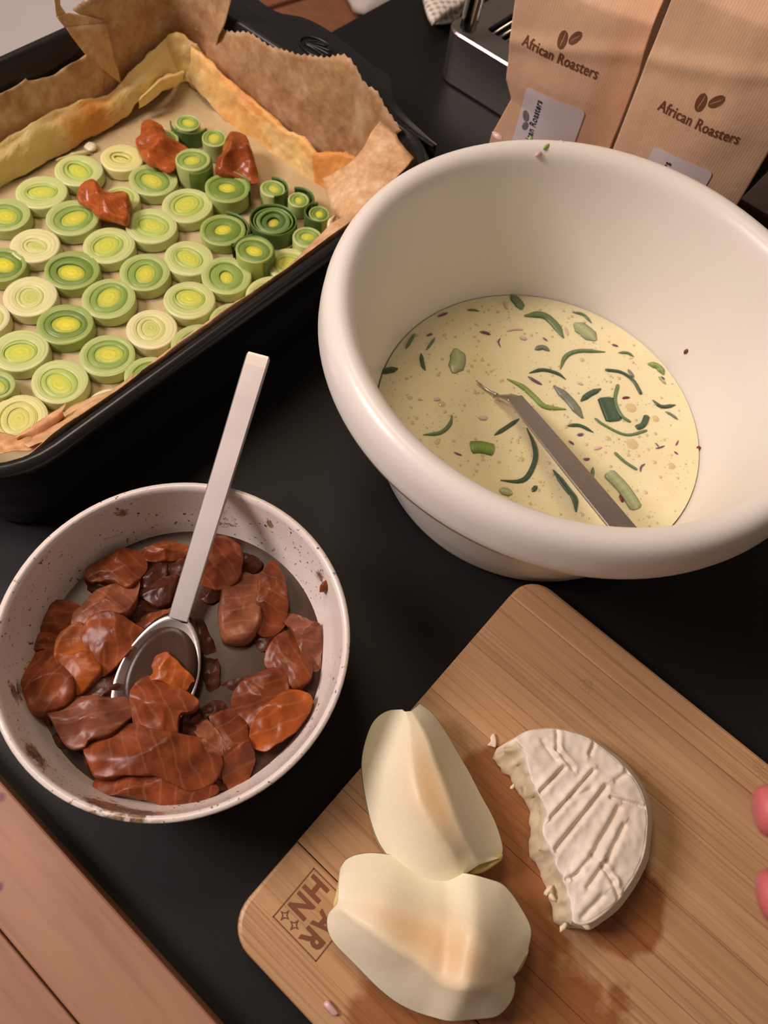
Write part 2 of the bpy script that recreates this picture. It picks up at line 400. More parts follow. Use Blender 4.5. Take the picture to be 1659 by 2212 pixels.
# ------------------------------------------------------------------ setting: floor, table, stool beyond it
fl = mesh_obj('floor', *box_vf(-3.2, 2.2, -2.2, 3.0, -0.80, -0.75), M_FLOOR, smooth=False); fl['kind'] = 'structure'
table = empty('table', (0.2, 0.35, -0.75))
tag(table, 'black matte table that carries all the food and dishes', 'table')
child('tabletop', *prism_vf(round_rect(-0.504, 0.9, -0.75, 1.15, 0.012), -0.03, 0.0, 0.002), M_TABLE, table, smooth=False)
for sx in (-0.40, 0.82):
    for sy in (-0.66, 1.06):
        child('leg', *box_vf(sx - 0.03, sx + 0.03, sy - 0.03, sy + 0.03, -0.75, -0.03, 0.003), M_TABLE, table, smooth=False)
SEAT = -0.29
q0, q1 = at(533, 31, SEAT), at(634, 0, SEAT); sd = (q1 - q0).normalized(); sn = Vector((-sd.y, sd.x, 0))
if sn.dot(at(520, 0, SEAT) - q0) < 0: sn = -sn
stool = empty('stool', (q0.x, q0.y, -0.75)); tag(stool, 'brown wooden slatted stool standing beyond the table edge', 'stool')
def slat(u0, u1, v0, v1):
    pts = [q0 + sd * u + sn * v for u, v in ((u0, v0), (u1, v0), (u1, v1), (u0, v1))]
    pts = [(p.x, p.y) for p in pts]
    if sum(pts[i][0] * pts[(i + 1) % 4][1] - pts[(i + 1) % 4][0] * pts[i][1] for i in range(4)) < 0: pts.reverse()
    return prism_vf(pts, SEAT - 0.025, SEAT, 0.002)
for v0, v1 in ((-0.34, -0.175), (-0.165, -0.007), (0.004, 0.032)): child('seat_slat', *slat(-0.18, 0.24, v0, v1), M_STOOL, stool, smooth=False)
for u in (-0.14, 0.20):
    for v in (-0.30, 0.0):
        p = q0 + sd * u + sn * v
        child('leg', *box_vf(p.x - 0.016, p.x + 0.016, p.y - 0.016, p.y + 0.016, -0.75, SEAT - 0.024), M_STOOL, stool, smooth=False)
fo = [at(x, y, SEAT + 0.004) for x, y in ((738, -6), (752, 18), (768, 40), (800, 45), (900, 10), (900, -60), (740, -60))]
V, F = lump_vf([(p.x, p.y) for p in fo], SEAT + 0.012, 0.03, amp=0.006, freq=40, under=0.3)
tag(mesh_obj('seat_cushion', V, F, M_FLUFF), 'white fluffy cushion lying on the brown stool', 'cushion')

# ------------------------------------------------------------------ pinkish wooden board, front left
wb = empty('wooden_board', (-0.1, -0.2, 0)); tag(wb, 'pinkish wooden board with plank joints, stained purple, in the lower left corner', 'board')
y1 = -0.0545
for k, wd in enumerate((0.0405, 0.085, 0.085, 0.085)):
    child('plank', *box_vf(-0.40, 0.10, y1 - wd + 0.0006, y1, 0.0, 0.018, 0.0016 if k == 0 else 0.0009), M_PINK, wb, smooth=False); y1 -= wd

# ------------------------------------------------------------------ bamboo cutting board
BX0, BX1, BY0, BY1, BT = -0.0235, 0.365, -0.0265, 0.2285, 0.018
cb = empty('cutting_board', ((BX0 + BX1) / 2, (BY0 + BY1) / 2, 0)); tag(cb, 'bamboo cutting board of glued strips with a burnt maker mark in its corner', 'cutting board')
cuts = [BY0, 0.0245, 0.058, 0.094, 0.131, 0.168, 0.2068, BY1]
for k, (ya, yb) in enumerate(zip(cuts, cuts[1:])):
    r = 0.017
    if k == 0: o = round_rect(BX0, BX1, ya, yb, r, 8, (1, 0, 0, 1))
    elif k == len(cuts) - 2: o = round_rect(BX0, BX1, ya, yb, r, 8, (0, 1, 1, 0))
    else: o = [(BX0, ya), (BX1, ya), (BX1, yb), (BX0, yb)]
    if k in (0, len(cuts) - 2):   # drop repeated corner points
        o = [p for i, p in enumerate(o) if math.dist(p, o[i - 1]) > 1e-6]
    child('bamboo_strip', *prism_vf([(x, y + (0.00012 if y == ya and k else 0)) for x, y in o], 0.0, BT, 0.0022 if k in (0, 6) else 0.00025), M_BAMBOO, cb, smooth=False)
def text_vf(s, size, bold=0.0, space=1.0, extrude=0.0):
    c = bpy.data.curves.new('txt', 'FONT'); c.body = s; c.size = size; c.offset = bold; c.space_character = space; c.fill_mode = 'FRONT'; c.resolution_u = 3
    o = bpy.data.objects.new('txt', c); COL.objects.link(o); bpy.context.view_layer.update()
    me = bpy.data.meshes.new_from_object(o.evaluated_get(bpy.context.evaluated_depsgraph_get()))
    V = [v.co.copy() for v in me.vertices]; F = [tuple(p.vertices) for p in me.polygons]
    bpy.data.objects.remove(o); bpy.data.curves.remove(c); bpy.data.meshes.remove(me)
    return V, F
def fit(V, x0, x1, y0, y1):
    ax, bx = min(v.x for v in V), max(v.x for v in V); ay, by = min(v.y for v in V), max(v.y for v in V)
    return [Vector((x0 + (v.x - ax) / (bx - ax) * (x1 - x0), y0 + (v.y - ay) / (by - ay) * (y1 - y0), 0)) for v in V]
# burnt mark: letters read with "right" towards -y and "up" towards +x
L0 = at(480 + 1025 / 5.184, 1850 + 125 / 5.184, BT); LW = 0.0288
def mark(V): return [Vector((L0.x + v.y * LW, L0.y - v.x * LW, BT + 0.00025)) for v in V]
parts = []
def quad(pts): parts.append(([Vector((x, y, 0)) for x, y in pts], [(0, 1, 2, 3)]))
e = 0.018
quad([(0, 0), (1, 0), (1, e), (0, e)]); quad([(0, 1 - e), (1, 1 - e), (1, 1), (0, 1)]); quad([(0, 0), (e, 0), (e, 1), (0, 1)]); quad([(1 - e, 0), (1, 0), (1, 1), (1 - e, 1)])
for ch, x0, x1, yy0, yy1 in (('H', 0.07, 0.36, 0.06, 0.44), ('N', 0.42, 0.71, 0.06, 0.44), ('A', 0.36, 0.66, 0.54, 0.93), ('R', 0.69, 0.95, 0.54, 0.93)):
    V, F = text_vf(ch, 1.0, 0.035); parts.append((fit(V, x0, x1, yy0, yy1), F))
for cx, cy in ((0.85, 0.14), (0.85, 0.36)):
    P = [Vector((cx + (0.105 if k % 2 == 0 else 0.042) * math.cos(PI / 4 * k), cy + (0.105 if k % 2 == 0 else 0.042) * math.sin(PI / 4 * k), 0)) for k in range(8)]
    Q = [Vector((cx, cy, 0)) + (p - Vector((cx, cy, 0))) * 0.55 for p in P]
    parts.append((P + Q, [(k, (k + 1) % 8, 8 + (k + 1) % 8, 8 + k) for k in range(8)]))
V, F = merge(*parts)
lg = child('burnt_mark', mark(V), [f[::-1] for f in F], M_BURN, cb, smooth=False); lg['label'] = 'dark burnt square mark with letters and two stars'

# ------------------------------------------------------------------ baking dish
def rr_ring(x0, x1, y0, y1, r, z, n=9): return [Vector((x, y, z)) for x, y in round_rect(x0, x1, y0, y1, r, n)]
DX0, DX1, DY0, DY1, DZ = -0.544, -0.2475, 0.020, 0.4215, 0.080
def dish_ring(inset, z, r): return rr_ring(DX0 + inset, DX1 - inset, DY0 + inset, DY1 - inset, max(r - inset, 0.004), z)
rows = [dish_ring(0.016, 0.0, 0.055), dish_ring(0.011, 0.006, 0.055), dish_ring(0.007, 0.040, 0.055), dish_ring(0.004, 0.070, 0.055),
        dish_ring(0.0015, 0.0715, 0.055), dish_ring(-0.0008, 0.0745, 0.055), dish_ring(0.0, 0.0785, 0.055), dish_ring(0.003, 0.0808, 0.055), dish_ring(0.0065, 0.0805, 0.055),
        dish_ring(0.0085, 0.078, 0.055), dish_ring(0.011, 0.045, 0.055), dish_ring(0.016, 0.008, 0.055), dish_ring(0.020, 0.005, 0.055)]
n = len(rows[0]); V = [v for r in rows for v in r]; F = grid_faces(len(rows), n, True); F.append(tuple(range(n - 1, -1, -1))); F.append(tuple(range((len(rows) - 1) * n, len(rows) * n)))
dish = empty('baking_dish', ((DX0 + DX1) / 2, (DY0 + DY1) / 2, 0)); tag(dish, 'large black enamelled baking dish lined with parchment and holding the leek tart', 'baking dish')
child('body', V, F, M_DISH, dish)
def handle(yb, sgn):
    """cast handle flaring from a short side, with a wavy outer edge"""
    xs = [DX0 + 0.02, -0.50, -0.475, -0.455, -0.44, -0.42, -0.39, -0.36, -0.345, -0.32, DX1 - 0.022]
    out = [0.0, 0.030, 0.027, 0.028, 0.038, 0.042, 0.040, 0.036, 0.036, 0.014, 0.0]
    P = resample([Vector((x, o_, 0)) for x, o_ in zip(xs, out)], 40)
    rows = []
    for dy, z in ((-0.004, 0.066), (0.0, 0.066), (0.5, 0.069), (1.0, 0.073), (1.03, 0.077), (0.97, 0.0805), (0.85, 0.0806), (0.6, 0.0785), (0.25, 0.0785), (0.0, 0.0805), (-0.004, 0.0805)):
        rows.append([Vector((p.x, yb + sgn * (max(p.y, 0.001) * dy if dy > 0 else dy), z)) for p in P])
    return [v for r in rows for v in r], grid_faces(len(rows), 40)
hd = child('handle', *handle(DY1 - 0.002, 1), M_DISH, dish); child('handle', *handle(DY0 + 0.002, -1), M_DISH, dish)
# embossed leaf emblem on the handle
ec = at(686, 103, 0.0795); lines = []
circ = [ec + Vector((0.0165 * math.cos(a), 0.010 * math.sin(a), 0)) for a in [2 * PI * k / 28 for k in range(29)]]
lines.append(tube_vf(circ, 0.0007, 6))
for a, l in ((-0.5, 0.9), (0.1, 0.9), (0.65, 0.9), (1.3, 0.85), (2.1, 0.7)):
    st = ec + Vector((-0.011, -0.004, 0)); en = ec + Vector((0.0145 * math.cos(a), 0.0088 * math.sin(a), 0)) * l
    mid = st.lerp(en, 0.5) + Vector((-0.001, 0.001, 0)); lines.append(tube_vf(resample([st, mid, en], 8), 0.0006, 6))
child('emblem', *merge(*lines), M_DISH, hd)

# ------------------------------------------------------------------ parchment lining
paper = empty('parchment_paper', (-0.40, 0.22, 0.006)); tag(paper, 'crumpled brown baking parchment lining the black dish under the tart', 'parchment')
def inside(v, inset=0.0125):
    """keep a point inside the dish walls while it is below the rim"""
    if v.z > 0.082: return v
    r = 0.055; x0, x1, y0, y1 = DX0 + r, DX1 - r, DY0 + r, DY1 - r
    cx, cy = min(max(v.x, x0), x1), min(max(v.y, y0), y1); d = Vector((v.x - cx, v.y - cy, 0)); lim = r - inset - 0.004 * (1 - v.z / 0.082)
    if d.length > lim: d = d * (lim / d.length); return Vector((cx + d.x, cy + d.y, v.z))
    return v
def sheet(name, lines, n=60, across=6, amp=0.0022, freq=45, seed=0.0, tone=(1, 1, 1), smooth=True, ragged=0.0, clear=0.0125):
    R = loft_pts(lines, n, across, smooth=smooth, smooth_across=smooth)
    V = []; C = []
    for i, r in enumerate(R):
        for j, v in enumerate(r):
            w = jitter(v, amp, freq, seed); w = inside(jitter(w, amp * 0.35, freq * 3.4, seed + 9), clear)
            if ragged and i == len(R) - 1: w.z += ragged * (1 if j % 2 else -1)
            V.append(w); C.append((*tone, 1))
    o = child(name, V, grid_faces(len(R), n), M_PAPER, paper, cols=C); solidify(o, 0.0003); return o
def PX(pts, X): return [on_x(x, y, X) for x, y in pts]
def PY(pts, Y): return [on_y(x, y, Y) for x, y in pts]
def PZ(pts, z): return [at(x, y, z) for x, y in pts]
# floor of the sheet
sheet('base_sheet', [[Vector((DX0 + 0.024, y, 0.0075)) for y in (0.05, 0.2, 0.38)], [Vector((DX1 - 0.024, y, 0.0075)) for y in (0.05, 0.2, 0.38)]], 20, 8, 0.0004, 40)
# strip that climbs the front wall
sheet('front_sheet', [[Vector((DX1 - 0.0225, y, 0.0085)) for y in (0.05, 0.2, 0.385)], [Vector((DX1 - 0.016, y, 0.03)) for y in (0.05, 0.2, 0.388)],
                      [Vector((DX1 - 0.0125, y, 0.066)) for y in (0.05, 0.2, 0.39)], [Vector((DX1 - 0.0105, y, 0.0800)) for y in (0.075, 0.2, 0.385)],
                      PZ([(150, 915), (275, 832), (334, 777), (412, 722), (449, 694), (508, 660), (582, 612), (655, 543), (715, 484)], 0.0785)], 70, 4, 0.0007, 60, 2, (0.92, 0.88, 0.84), clear=0.0100)
# back wall flap
Xb = -0.527
sheet('back_sheet', [PX([(-420, 700), (-200, 560), (0, 420), (130, 330), (230, 260), (268, 205)], -0.5205),
                     PX([(-420, 560), (-200, 430), (0, 300), (60, 268), (170, 224), (262, 182)], -0.5235),
                     PX([(-420, 470), (-200, 350), (0, 240), (60, 215), (150, 185), (210, 140), (248, 118)], -0.5255),
                     PX([(-420, 420), (-200, 300), (0, 202), (48, 176), (56, 170), (66, 176), (112, 164), (140, 145), (182, 122), (205, 86), (228, 52)], Xb)], 90, 6, 0.0013, 50, 4, (0.88, 0.86, 0.84))
# folded corner flap in front of the back corner
sheet('folded_flap', [PX([(186, 120), (262, 182)], -0.5200), PX([(142, 60), (228, 50)], -0.5245)], 24, 8, 0.0005, 60, 6, (1.0, 0.97, 0.93), smooth=False, clear=0.016)
sheet('folded_flap', [PX([(140, 60), (228, 52)], -0.5250), PX([(122, 36), (150, 28), (224, 42)], -0.5265)], 24, 5, 0.0004, 60, 7, (0.93, 0.91, 0.88), smooth=False, clear=0.015)
sheet('folded_flap', [PX([(122, 38), (146, 34)], -0.5265), PX([(117, -4), (130, 12)], -0.5290), PX([(118, -40), (128, -30)], -0.532)], 16, 5, 0.0004, 60, 8, (1.05, 1.0, 0.95), smooth=False)
# tall flap standing across the back corner
XB, YB = -0.5275, 0.4055
def bend(pts, dx=0.0, dy=0.0): return [on_x(x, y, XB + dx) if k == 0 else (on_y(x, y, YB + dy)) for x, y, k in pts]
sheet('corner_flap', [bend([(230, 260, 0), (300, 200, 0), (352, 160, 0), (402, 150, 1), (440, 150, 1)], 0.005, -0.004), bend([(215, 130, 0), (290, 110, 0), (352, 80, 0), (410, 90, 1), (452, 130, 1)], 0.001, 0.0),
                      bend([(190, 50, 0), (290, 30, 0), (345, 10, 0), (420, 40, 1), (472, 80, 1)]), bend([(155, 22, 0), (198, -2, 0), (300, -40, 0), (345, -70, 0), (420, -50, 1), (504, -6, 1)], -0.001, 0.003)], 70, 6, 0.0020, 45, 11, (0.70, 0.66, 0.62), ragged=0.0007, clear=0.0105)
# right wall flap, ragged upper edge
sheet('side_sheet', [[Vector((x, 0.3985, 0.010)) for x in (-0.515, -0.42, -0.29)], PY([(448, 150), (520, 215), (600, 290), (700, 372), (770, 400)], 0.4005),
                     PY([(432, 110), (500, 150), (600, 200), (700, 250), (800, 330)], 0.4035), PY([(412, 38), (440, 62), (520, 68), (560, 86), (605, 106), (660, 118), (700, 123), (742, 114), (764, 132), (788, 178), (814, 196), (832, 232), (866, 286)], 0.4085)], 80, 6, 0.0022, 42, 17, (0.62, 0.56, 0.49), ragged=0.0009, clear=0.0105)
# pale fold in the front right corner
sheet('corner_fold', [PZ([(742, 478), (720, 455), (702, 400), (696, 388)], 0.066), PZ([(768, 468), (760, 425), (752, 380), (764, 346)], 0.080), PZ([(830, 408), (815, 350), (806, 310), (800, 292)], 0.088), PZ([(895, 344), (868, 312), (852, 286), (822, 262)], 0.090)], 40, 6, 0.0016, 40, 23, (0.94, 0.89, 0.85))
# crumpled front left corner
sheet('crumpled_corner', [PZ([(60, 968), (130, 940), (200, 905), (260, 862), (300, 832)], 0.0735), PZ([(40, 955), (110, 925), (180, 886), (240, 848), (286, 818)], 0.062), PZ([(20, 938), (60, 945), (120, 912), (150, 880), (210, 856), (250, 842), (290, 804)], 0.050)], 50, 6, 0.0012, 50, 29, (0.92, 0.88, 0.85))
sheet('crumpled_corner', [PZ([(36, 950), (70, 958), (110, 940), (140, 900)], 0.060), PZ([(34, 946), (60, 935), (100, 912), (136, 890)], 0.066), PZ([(32, 943), (52, 930), (92, 905), (138, 872), (143, 868)], 0.062)], 40, 5, 0.0010, 60, 31, (1.06, 0.92, 0.90))
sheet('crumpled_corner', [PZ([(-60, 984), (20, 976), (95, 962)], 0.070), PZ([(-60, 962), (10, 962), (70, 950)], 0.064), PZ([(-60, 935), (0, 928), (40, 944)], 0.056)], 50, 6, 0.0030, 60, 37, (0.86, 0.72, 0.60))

# ------------------------------------------------------------------ puff pastry
tart = empty('puff_pastry', (-0.40, 0.22, 0.009)); tag(tart, 'raw-based puff pastry with golden raised crust along the back of the dish', 'pastry')
BZ = 0.0145                                             # top of the pastry base
V = []; C = []; nx, ny = 44, 60
for i in range(nx):
    for j in range(ny):
        x = -0.5215 + (DX1 - 0.0225 + 0.5215) * i / (nx - 1); y = 0.045 + (0.391 - 0.045) * j / (ny - 1)
        z = BZ + 0.0009 * noise.noise(Vector((x * 60, y * 60, 1))) + 0.022 * math.exp(-(math.hypot(x + 0.516, y - 0.388) / 0.017) ** 2); V.append(Vector((x, y, z)))
        t = 0.5 + 0.5 * noise.noise(Vector((x * 40, y * 40, 5))); C.append((*[a * (1 - t) + b * t for a, b in zip(rgb(178, 160, 124)[:3], rgb(200, 184, 148)[:3])], 1))
child('base', V, grid_faces(nx, ny), M_PASTRY, tart, cols=C)
GOLD, PALE, BROWN = rgb(226, 160, 82)[:3], rgb(247, 224, 160)[:3], rgb(198, 122, 62)[:3]
def crust(name, lines, tone, n=110, across=6, seed=0.0, amp=0.0022):
    R = loft_pts(lines, n, across); V = []; C = []
    for i, r in enumerate(R):
        for j, v in enumerate(r):
            w = jitter(v, amp, 70, seed); w = jitter(w, amp * 0.4, 230, seed + 5)
            st_ = (s_dir := (lines[0][-1] - lines[0][0]).normalized()); al = v.dot(st_); q_ = v - st_ * al
            w += (Vector((0, 0, 1)) + FW * -0.5) * 0.0017 * noise.noise(Vector((q_.x * 260, q_.y * 260 + q_.z * 300, al * 34 + seed)))
            V.append(inside(w, 0.013))
            u = i / (len(R) - 1); s = j / (n - 1)
            g = tone(s, u) + 0.34 * noise.noise(v * 60 + Vector((seed, 0, 0))) + 0.25 * noise.noise(v * 190)
            a, b, t = (PALE, GOLD, min(max(g, 0), 1)) if g < 1 else (GOLD, BROWN, min(g - 1, 1))
            C.append((*[p * (1 - t) + q * t for p, q in zip(a, b)], 1))
    return child(name, V, grid_faces(len(R), n), M_PASTRY, tart, cols=C)
Xc = -0.505
crust('back_crust', [PX([(-420, 660), (-200, 520), (0, 404), (60, 368), (120, 335), (180, 305), (232, 278), (268, 250), (300, 222), (350, 195), (400, 172)], -0.5085),
                     PX([(-420, 590), (-200, 470), (0, 352), (60, 320), (120, 290), (180, 264), (236, 236), (290, 196), (330, 176), (370, 165), (402, 150)], -0.5098),
                     PX([(-420, 560), (-200, 430), (0, 322), (60, 286), (120, 258), (180, 236), (240, 212), (285, 180), (330, 150), (375, 120), (405, 118)], -0.515),
                     PX([(-420, 545), (-200, 410), (0, 304), (60, 270), (120, 244), (180, 222), (246, 200), (272, 158), (322, 112), (372, 76), (402, 86)], -0.5205),
                     [Vector((-0.5225, y, 0.012)) for y in (0.02, 0.12, 0.21, 0.28, 0.34, 0.39)]],
      lambda s, u: (-0.05 + 0.1 * u if s < 0.5 else -0.05 + 1.1 * math.exp(-((s - 0.70) / 0.09) ** 2) * (1 if u < 0.45 else 0.3) + (1.0 if s > 0.78 and u > 0.62 else 0.0)), seed=3)
Yc = 0.392
crust('side_crust', [PY([(404, 172), (450, 222), (520, 290), (600, 348), (660, 395), (712, 430), (800, 470)], 0.3845),
                     PY([(408, 150), (460, 200), (530, 262), (610, 318), (670, 360), (728, 400), (800, 440)], 0.3865),
                     PY([(412, 122), (466, 172), (540, 232), (620, 290), (680, 335), (736, 368), (800, 410)], 0.3885),
                     PY([(410, 94), (440, 118), (500, 178), (560, 224), (612, 268), (640, 290), (664, 302), (690, 334), (712, 326), (765, 336), (810, 380)], 0.3930),
                     [Vector((x, 0.3965, 0.012)) for x in (-0.515, -0.44, -0.36, -0.29)]],
      lambda s, u: 0.45 + 0.55 * math.exp(-((s - 0.30) / 0.12) ** 2) + (0.75 if s > 0.7 else 0) + (0.25 if 0.4 < u < 0.75 else -0.1), seed=8)
# corner of the crust, folded across the two sides
def corner(pts, d=0.0):
    nrm = Vector((-0.62, 0.78, 0)).normalized(); p0 = Vector((-0.513, 0.386, 0)) + nrm * d
    return [CAM + ray(x, y) * ((p0 - CAM).dot(nrm) / ray(x, y).dot(nrm)) for x, y in pts]
crust('corner_crust', [corner([(292, 240), (330, 212), (372, 190), (404, 176), (424, 196), (452, 226)], -0.010), corner([(285, 212), (330, 186), (380, 160), (404, 150), (430, 160), (468, 200)], -0.006),
                       corner([(268, 182), (310, 150), (352, 118), (392, 100), (428, 122), (474, 176)], -0.001), corner([(262, 168), (276, 148), (318, 116), (326, 104), (356, 84), (376, 70), (392, 72), (420, 92), (440, 118), (470, 152)], 0.004),
                       corner([(262, 210), (330, 160), (390, 130), (440, 160), (470, 190)], 0.008)],
      lambda s, u: 0.0 + (0.9 if u > 0.62 else 0.0) + 0.4 * math.exp(-((s - 0.6) / 0.1) ** 2), n=70, seed=14, amp=0.0014)
R = loft_pts([PX([(300, 236), (340, 206), (398, 176)], -0.503), PX([(300, 216), (345, 176), (398, 158)], -0.500), PX([(318, 200), (352, 166), (398, 152)], -0.508)], 30, 5)
V = []; C = []
for r in R:
    for v in r: V.append(jitter(v, 0.0014, 120, 3)); t = max(0, noise.noise(v * 90)); C.append((*[a * (1 - t) + b * t for a, b in zip(PALE, GOLD)], 1))
child('folded_dough', V, grid_faces(len(R), 30), M_PASTRY, tart, cols=C)

# ------------------------------------------------------------------ leek slices
def leek_ring(name, root, r0, r1, z0, z1, ecc0, ecc1, ang, cin, cout, nrad=9, n=52, seed=0, dome=0.0006, dip=0.0, off=(0, 0), off1=(0, 0), arc=None, solid=True):
    """annulus between radius r0 and r1 (r0 = 0 closes it); ecc squashes across direction ang"""
    V = []; C = []; rows = []
    a0, a1 = arc if arc else (0, 2 * PI)
    def pt(r, e, a, z, o):
        wob = 1 + 0.022 * noise.noise(Vector((math.cos(a) * 1.3, math.sin(a) * 1.3, seed)))
        x, y = r * wob * math.cos(a), r * wob * e * math.sin(a)
        ca, sa = math.cos(ang), math.sin(ang)
        return Vector((o[0] + x * ca - y * sa, o[1] + x * sa + y * ca, z))
    def col(u, a):
        t = (u ** 2.3 if r0 == 0 else u) + 0.16 * noise.noise(Vector((math.cos(a) * 2.2, math.sin(a) * 2.2, u * 3 + seed)))
        t = min(max(t, 0), 1); fine = 1 + 0.07 * math.sin(u * nrad * 2.1 + seed) + 0.05 * noise.noise(Vector((a * 3, u * 30, seed)))
        return (*[max(0, (p * (1 - t) + q * t) * fine) for p, q in zip(cin, cout)], 1)
    prof = [(1.0, z0), (1.004, z0 + (z1 - z0) * 0.5), (1.0, z1 - 0.0006)] if solid else [(1.0, z1 - 0.0012)]
    for u, z in prof: rows.append((1.0, z, u))
    for k in range(nrad + 1):
        u = 1 - k / nrad
        if r0 == 0 and k == nrad: break
        z = z1 + dome * math.sin(PI * u) * (1 if r0 > 0 else 0) + (dome * (1 - u * u) if r0 == 0 else 0) - dip * (1 - u) + 0.00022 * math.sin(k * 2.4 + seed)
        rows.append((u if k else 0.985, z, 1))
    if r0 > 0: rows.append((0.0, z1 - (z1 - z0) * 0.12 - dip, 1)); 
    for u, z, q in rows:
        for j in range(n):
            a = a0 + (a1 - a0) * j / (n if not arc else n - 1)
            r = (r0 + (r1 - r0) * u) * q; e = ecc0 + (ecc1 - ecc0) * u
            o = (off[0] + (off1[0] - off[0]) * u, off[1] + (off1[1] - off[1]) * u)
            V.append(pt(r, e, a, z, o)); C.append(col(u, a))
    F = grid_faces(len(rows), n, not arc)
    if r0 == 0:
        V.append(sum(V[-n:], Vector()) / n + Vector((0, 0, dome * 0.1))); C.append((*cin, 1)); k = len(V) - 1
        F += [(k - n + j, k - n + (j + 1) % n, k) for j in range(n)]
    return child(name, V, F, M_LEEK, root, local=True, cols=C)
K = lambda *c: rgb(*c)[:3]
SKIN = {'p': (K(228, 222, 172), K(212, 216, 142), K(198, 206, 110)),       # pale
        'y': (K(226, 220, 156), K(216, 212, 126), K(216, 212, 108)),       # pale yellow
        'l': (K(208, 214, 150), K(180, 200, 104), K(212, 216, 84)),         # light green
        'g': (K(190, 202, 132), K(146, 174, 84), K(218, 214, 78)),         # green
        'd': (K(166, 184, 104), K(122, 150, 66), K(228, 222, 70)),           # dark green
        'x': (K(126, 152, 90), K(92, 124, 60), K(206, 198, 74))}           # darkest
LK = 'leek slices laid on the pastry'
def leek(x, y, wpx, kind, label, h=0.0078, inner=0.75, mid=0.54, eye=0.78, ang=None, cdz=0.0, off=0.0, tip=0.0):
    seed = (x * 0.37 + y * 0.11) % 50
    ztop = BZ + 0.0008 + h
    c = at(x, y, ztop); e1 = at(x - wpx / 2, y, ztop); e2 = at(x + wpx / 2, y, ztop)
    r = (e2 - e1).length / 2 * 1.03
    c = c + Vector((0.3, -0.2, 0)) * 0.0
    root = empty('leek_slice', (c.x, c.y, BZ + 0.0008)); tag(root, label, 'leek', LK)
    rnd = random.Random(int(x * 7 + y * 13))
    ang = rnd.uniform(0, PI) if ang is None else ang
    out, mi, co = SKIN[kind]
    ox, oy = rnd.uniform(-1, 1) * r * 0.06, rnd.uniform(-1, 1) * r * 0.06
    dark = tuple(v * 0.86 for v in mi)
    leek_ring('outer_layer', root, r * inner, r, 0, h, 0.5 + eye * 0.5, 0.97, ang, tuple(a * 0.45 + b * 0.55 for a, b in zip(out, mi)), out, seed=seed, off=(ox, oy))
    leek_ring('middle_layer', root, r * mid, r * inner * 1.01, 0, h - 0.0003 + cdz * 0.5, eye, 0.5 + eye * 0.5, ang, mi, dark if kind in 'gdx' else mi, solid=False, seed=seed + 3, dip=-0.0004, off=(ox * 1.6, oy * 1.6), off1=(ox, oy), nrad=12)
    leek_ring('core', root, 0, r * mid * 1.01, 0, h - 0.0002 + cdz, eye, eye, ang, co, tuple(a * 0.12 + b * 0.88 for a, b in zip(co, mi)), solid=False, seed=seed + 7, dome=0.0004, off=(ox * 1.6, oy * 1.6), off1=(ox * 1.6, oy * 1.6), nrad=8)
    if tip: root.rotation_euler = (tip, 0, 0)
    return root, r, c
def leek_arc(root, r, h, a0, a1, thick, kind, rot=0.0, off=(0, 0)):
    out, mi, co = SKIN[kind]
    leek_ring('loose_layer', root, r - thick, r, 0, h, 0.95, 0.95, rot, mi, tuple(v * 0.8 for v in mi), seed=4, arc=(a0, a1), n=40, nrad=4, off=off, off1=off)
leek(42, 902, 122, 'y', 'pale yellow leek slice half tucked under the crumpled front parchment', inner=0.72, mid=0.5)
leek(-4, 832, 74, 'g', 'green leek slice cut by the left picture edge, beside the pale one at the front', h=0.010)
leek(129, 824, 122, 'l', 'light green leek slice with a slit core touching the torn front parchment', inner=0.7, eye=0.7)
leek(44, 757, 122, 'l', 'light green leek slice with glowing yellow core in front of the dark one', inner=0.6)
leek(-32, 688, 104, 'p', 'cream white leek slice of which only a sliver shows at the picture edge')
leek(141, 700, 120, 'd', 'dark green leek slice with bright yellow eye, one row behind the speckled slice', inner=0.76, mid=0.54, eye=0.74, ang=0.7)
leek(65, 640, 118, 'p', 'cream leek slice with pale green centre between two dark green slices', inner=0.56, mid=0.46)
leek(232, 768, 118, 'g', 'green leek slice with a black speck on its cut face', inner=0.74)
leek(322, 812, 106, 'g', 'green leek slice half hidden by the front parchment, right of the speckled slice')
leek(236, 878, 96, 'p', 'pale leek slice of which only a rim shows above the torn front parchment')
leek(235, 645, 116, 'g', 'green leek slice with yellow rings between the speckled and the darkest slice', inner=0.74)
leek(328, 711, 112, 'p', 'milky leek slice with a pin-hole centre near the front wall', inner=0.62, mid=0.42)
leek(156, 583, 118, 'd', 'darkest leek slice in the left half, with loose curved rings', inner=0.80, mid=0.54, eye=0.76, ang=0.5, cdz=-0.001)
leek(409, 648, 110, 'l', 'olive leek slice with a round green centre, second from the front wall', inner=0.60)
leek(430, 745, 118, 'g', 'green leek sliver behind the front parchment, beside the milky pin-hole slice')
leek(508, 697, 112, 'g', 'green leek sliver rising over the front parchment, below the gaping slice')
leek(313, 588, 110, 'g', 'green leek slice with many fine rings and a yellow slit', inner=0.76, mid=0.5)
leek(76, 530, 108, 'p', 'cream leek slice with a white-rimmed green eye', inner=0.5, mid=0.36, eye=0.6, ang=0.35)
leek(4, 572, 104, 'd', 'dark green leek slice cut by the left picture edge, with a gap between rings', inner=0.8)
leek(236, 530, 110, 'l', 'light green leek slice with bright upright centre, midway along the tart', inner=0.64)
leek(489, 595, 108, 'g', 'gaping green leek slice whose inner rings have come away', inner=0.72, mid=0.36, cdz=-0.0012)
leek(408, 558, 106, 'l', 'light olive leek slice with a lens-shaped centre, behind the gaping slice', inner=0.64, eye=0.62, ang=0.1)
leek(590, 640, 116, 'l', 'light green leek sliver behind the front parchment, right of the gaping slice')
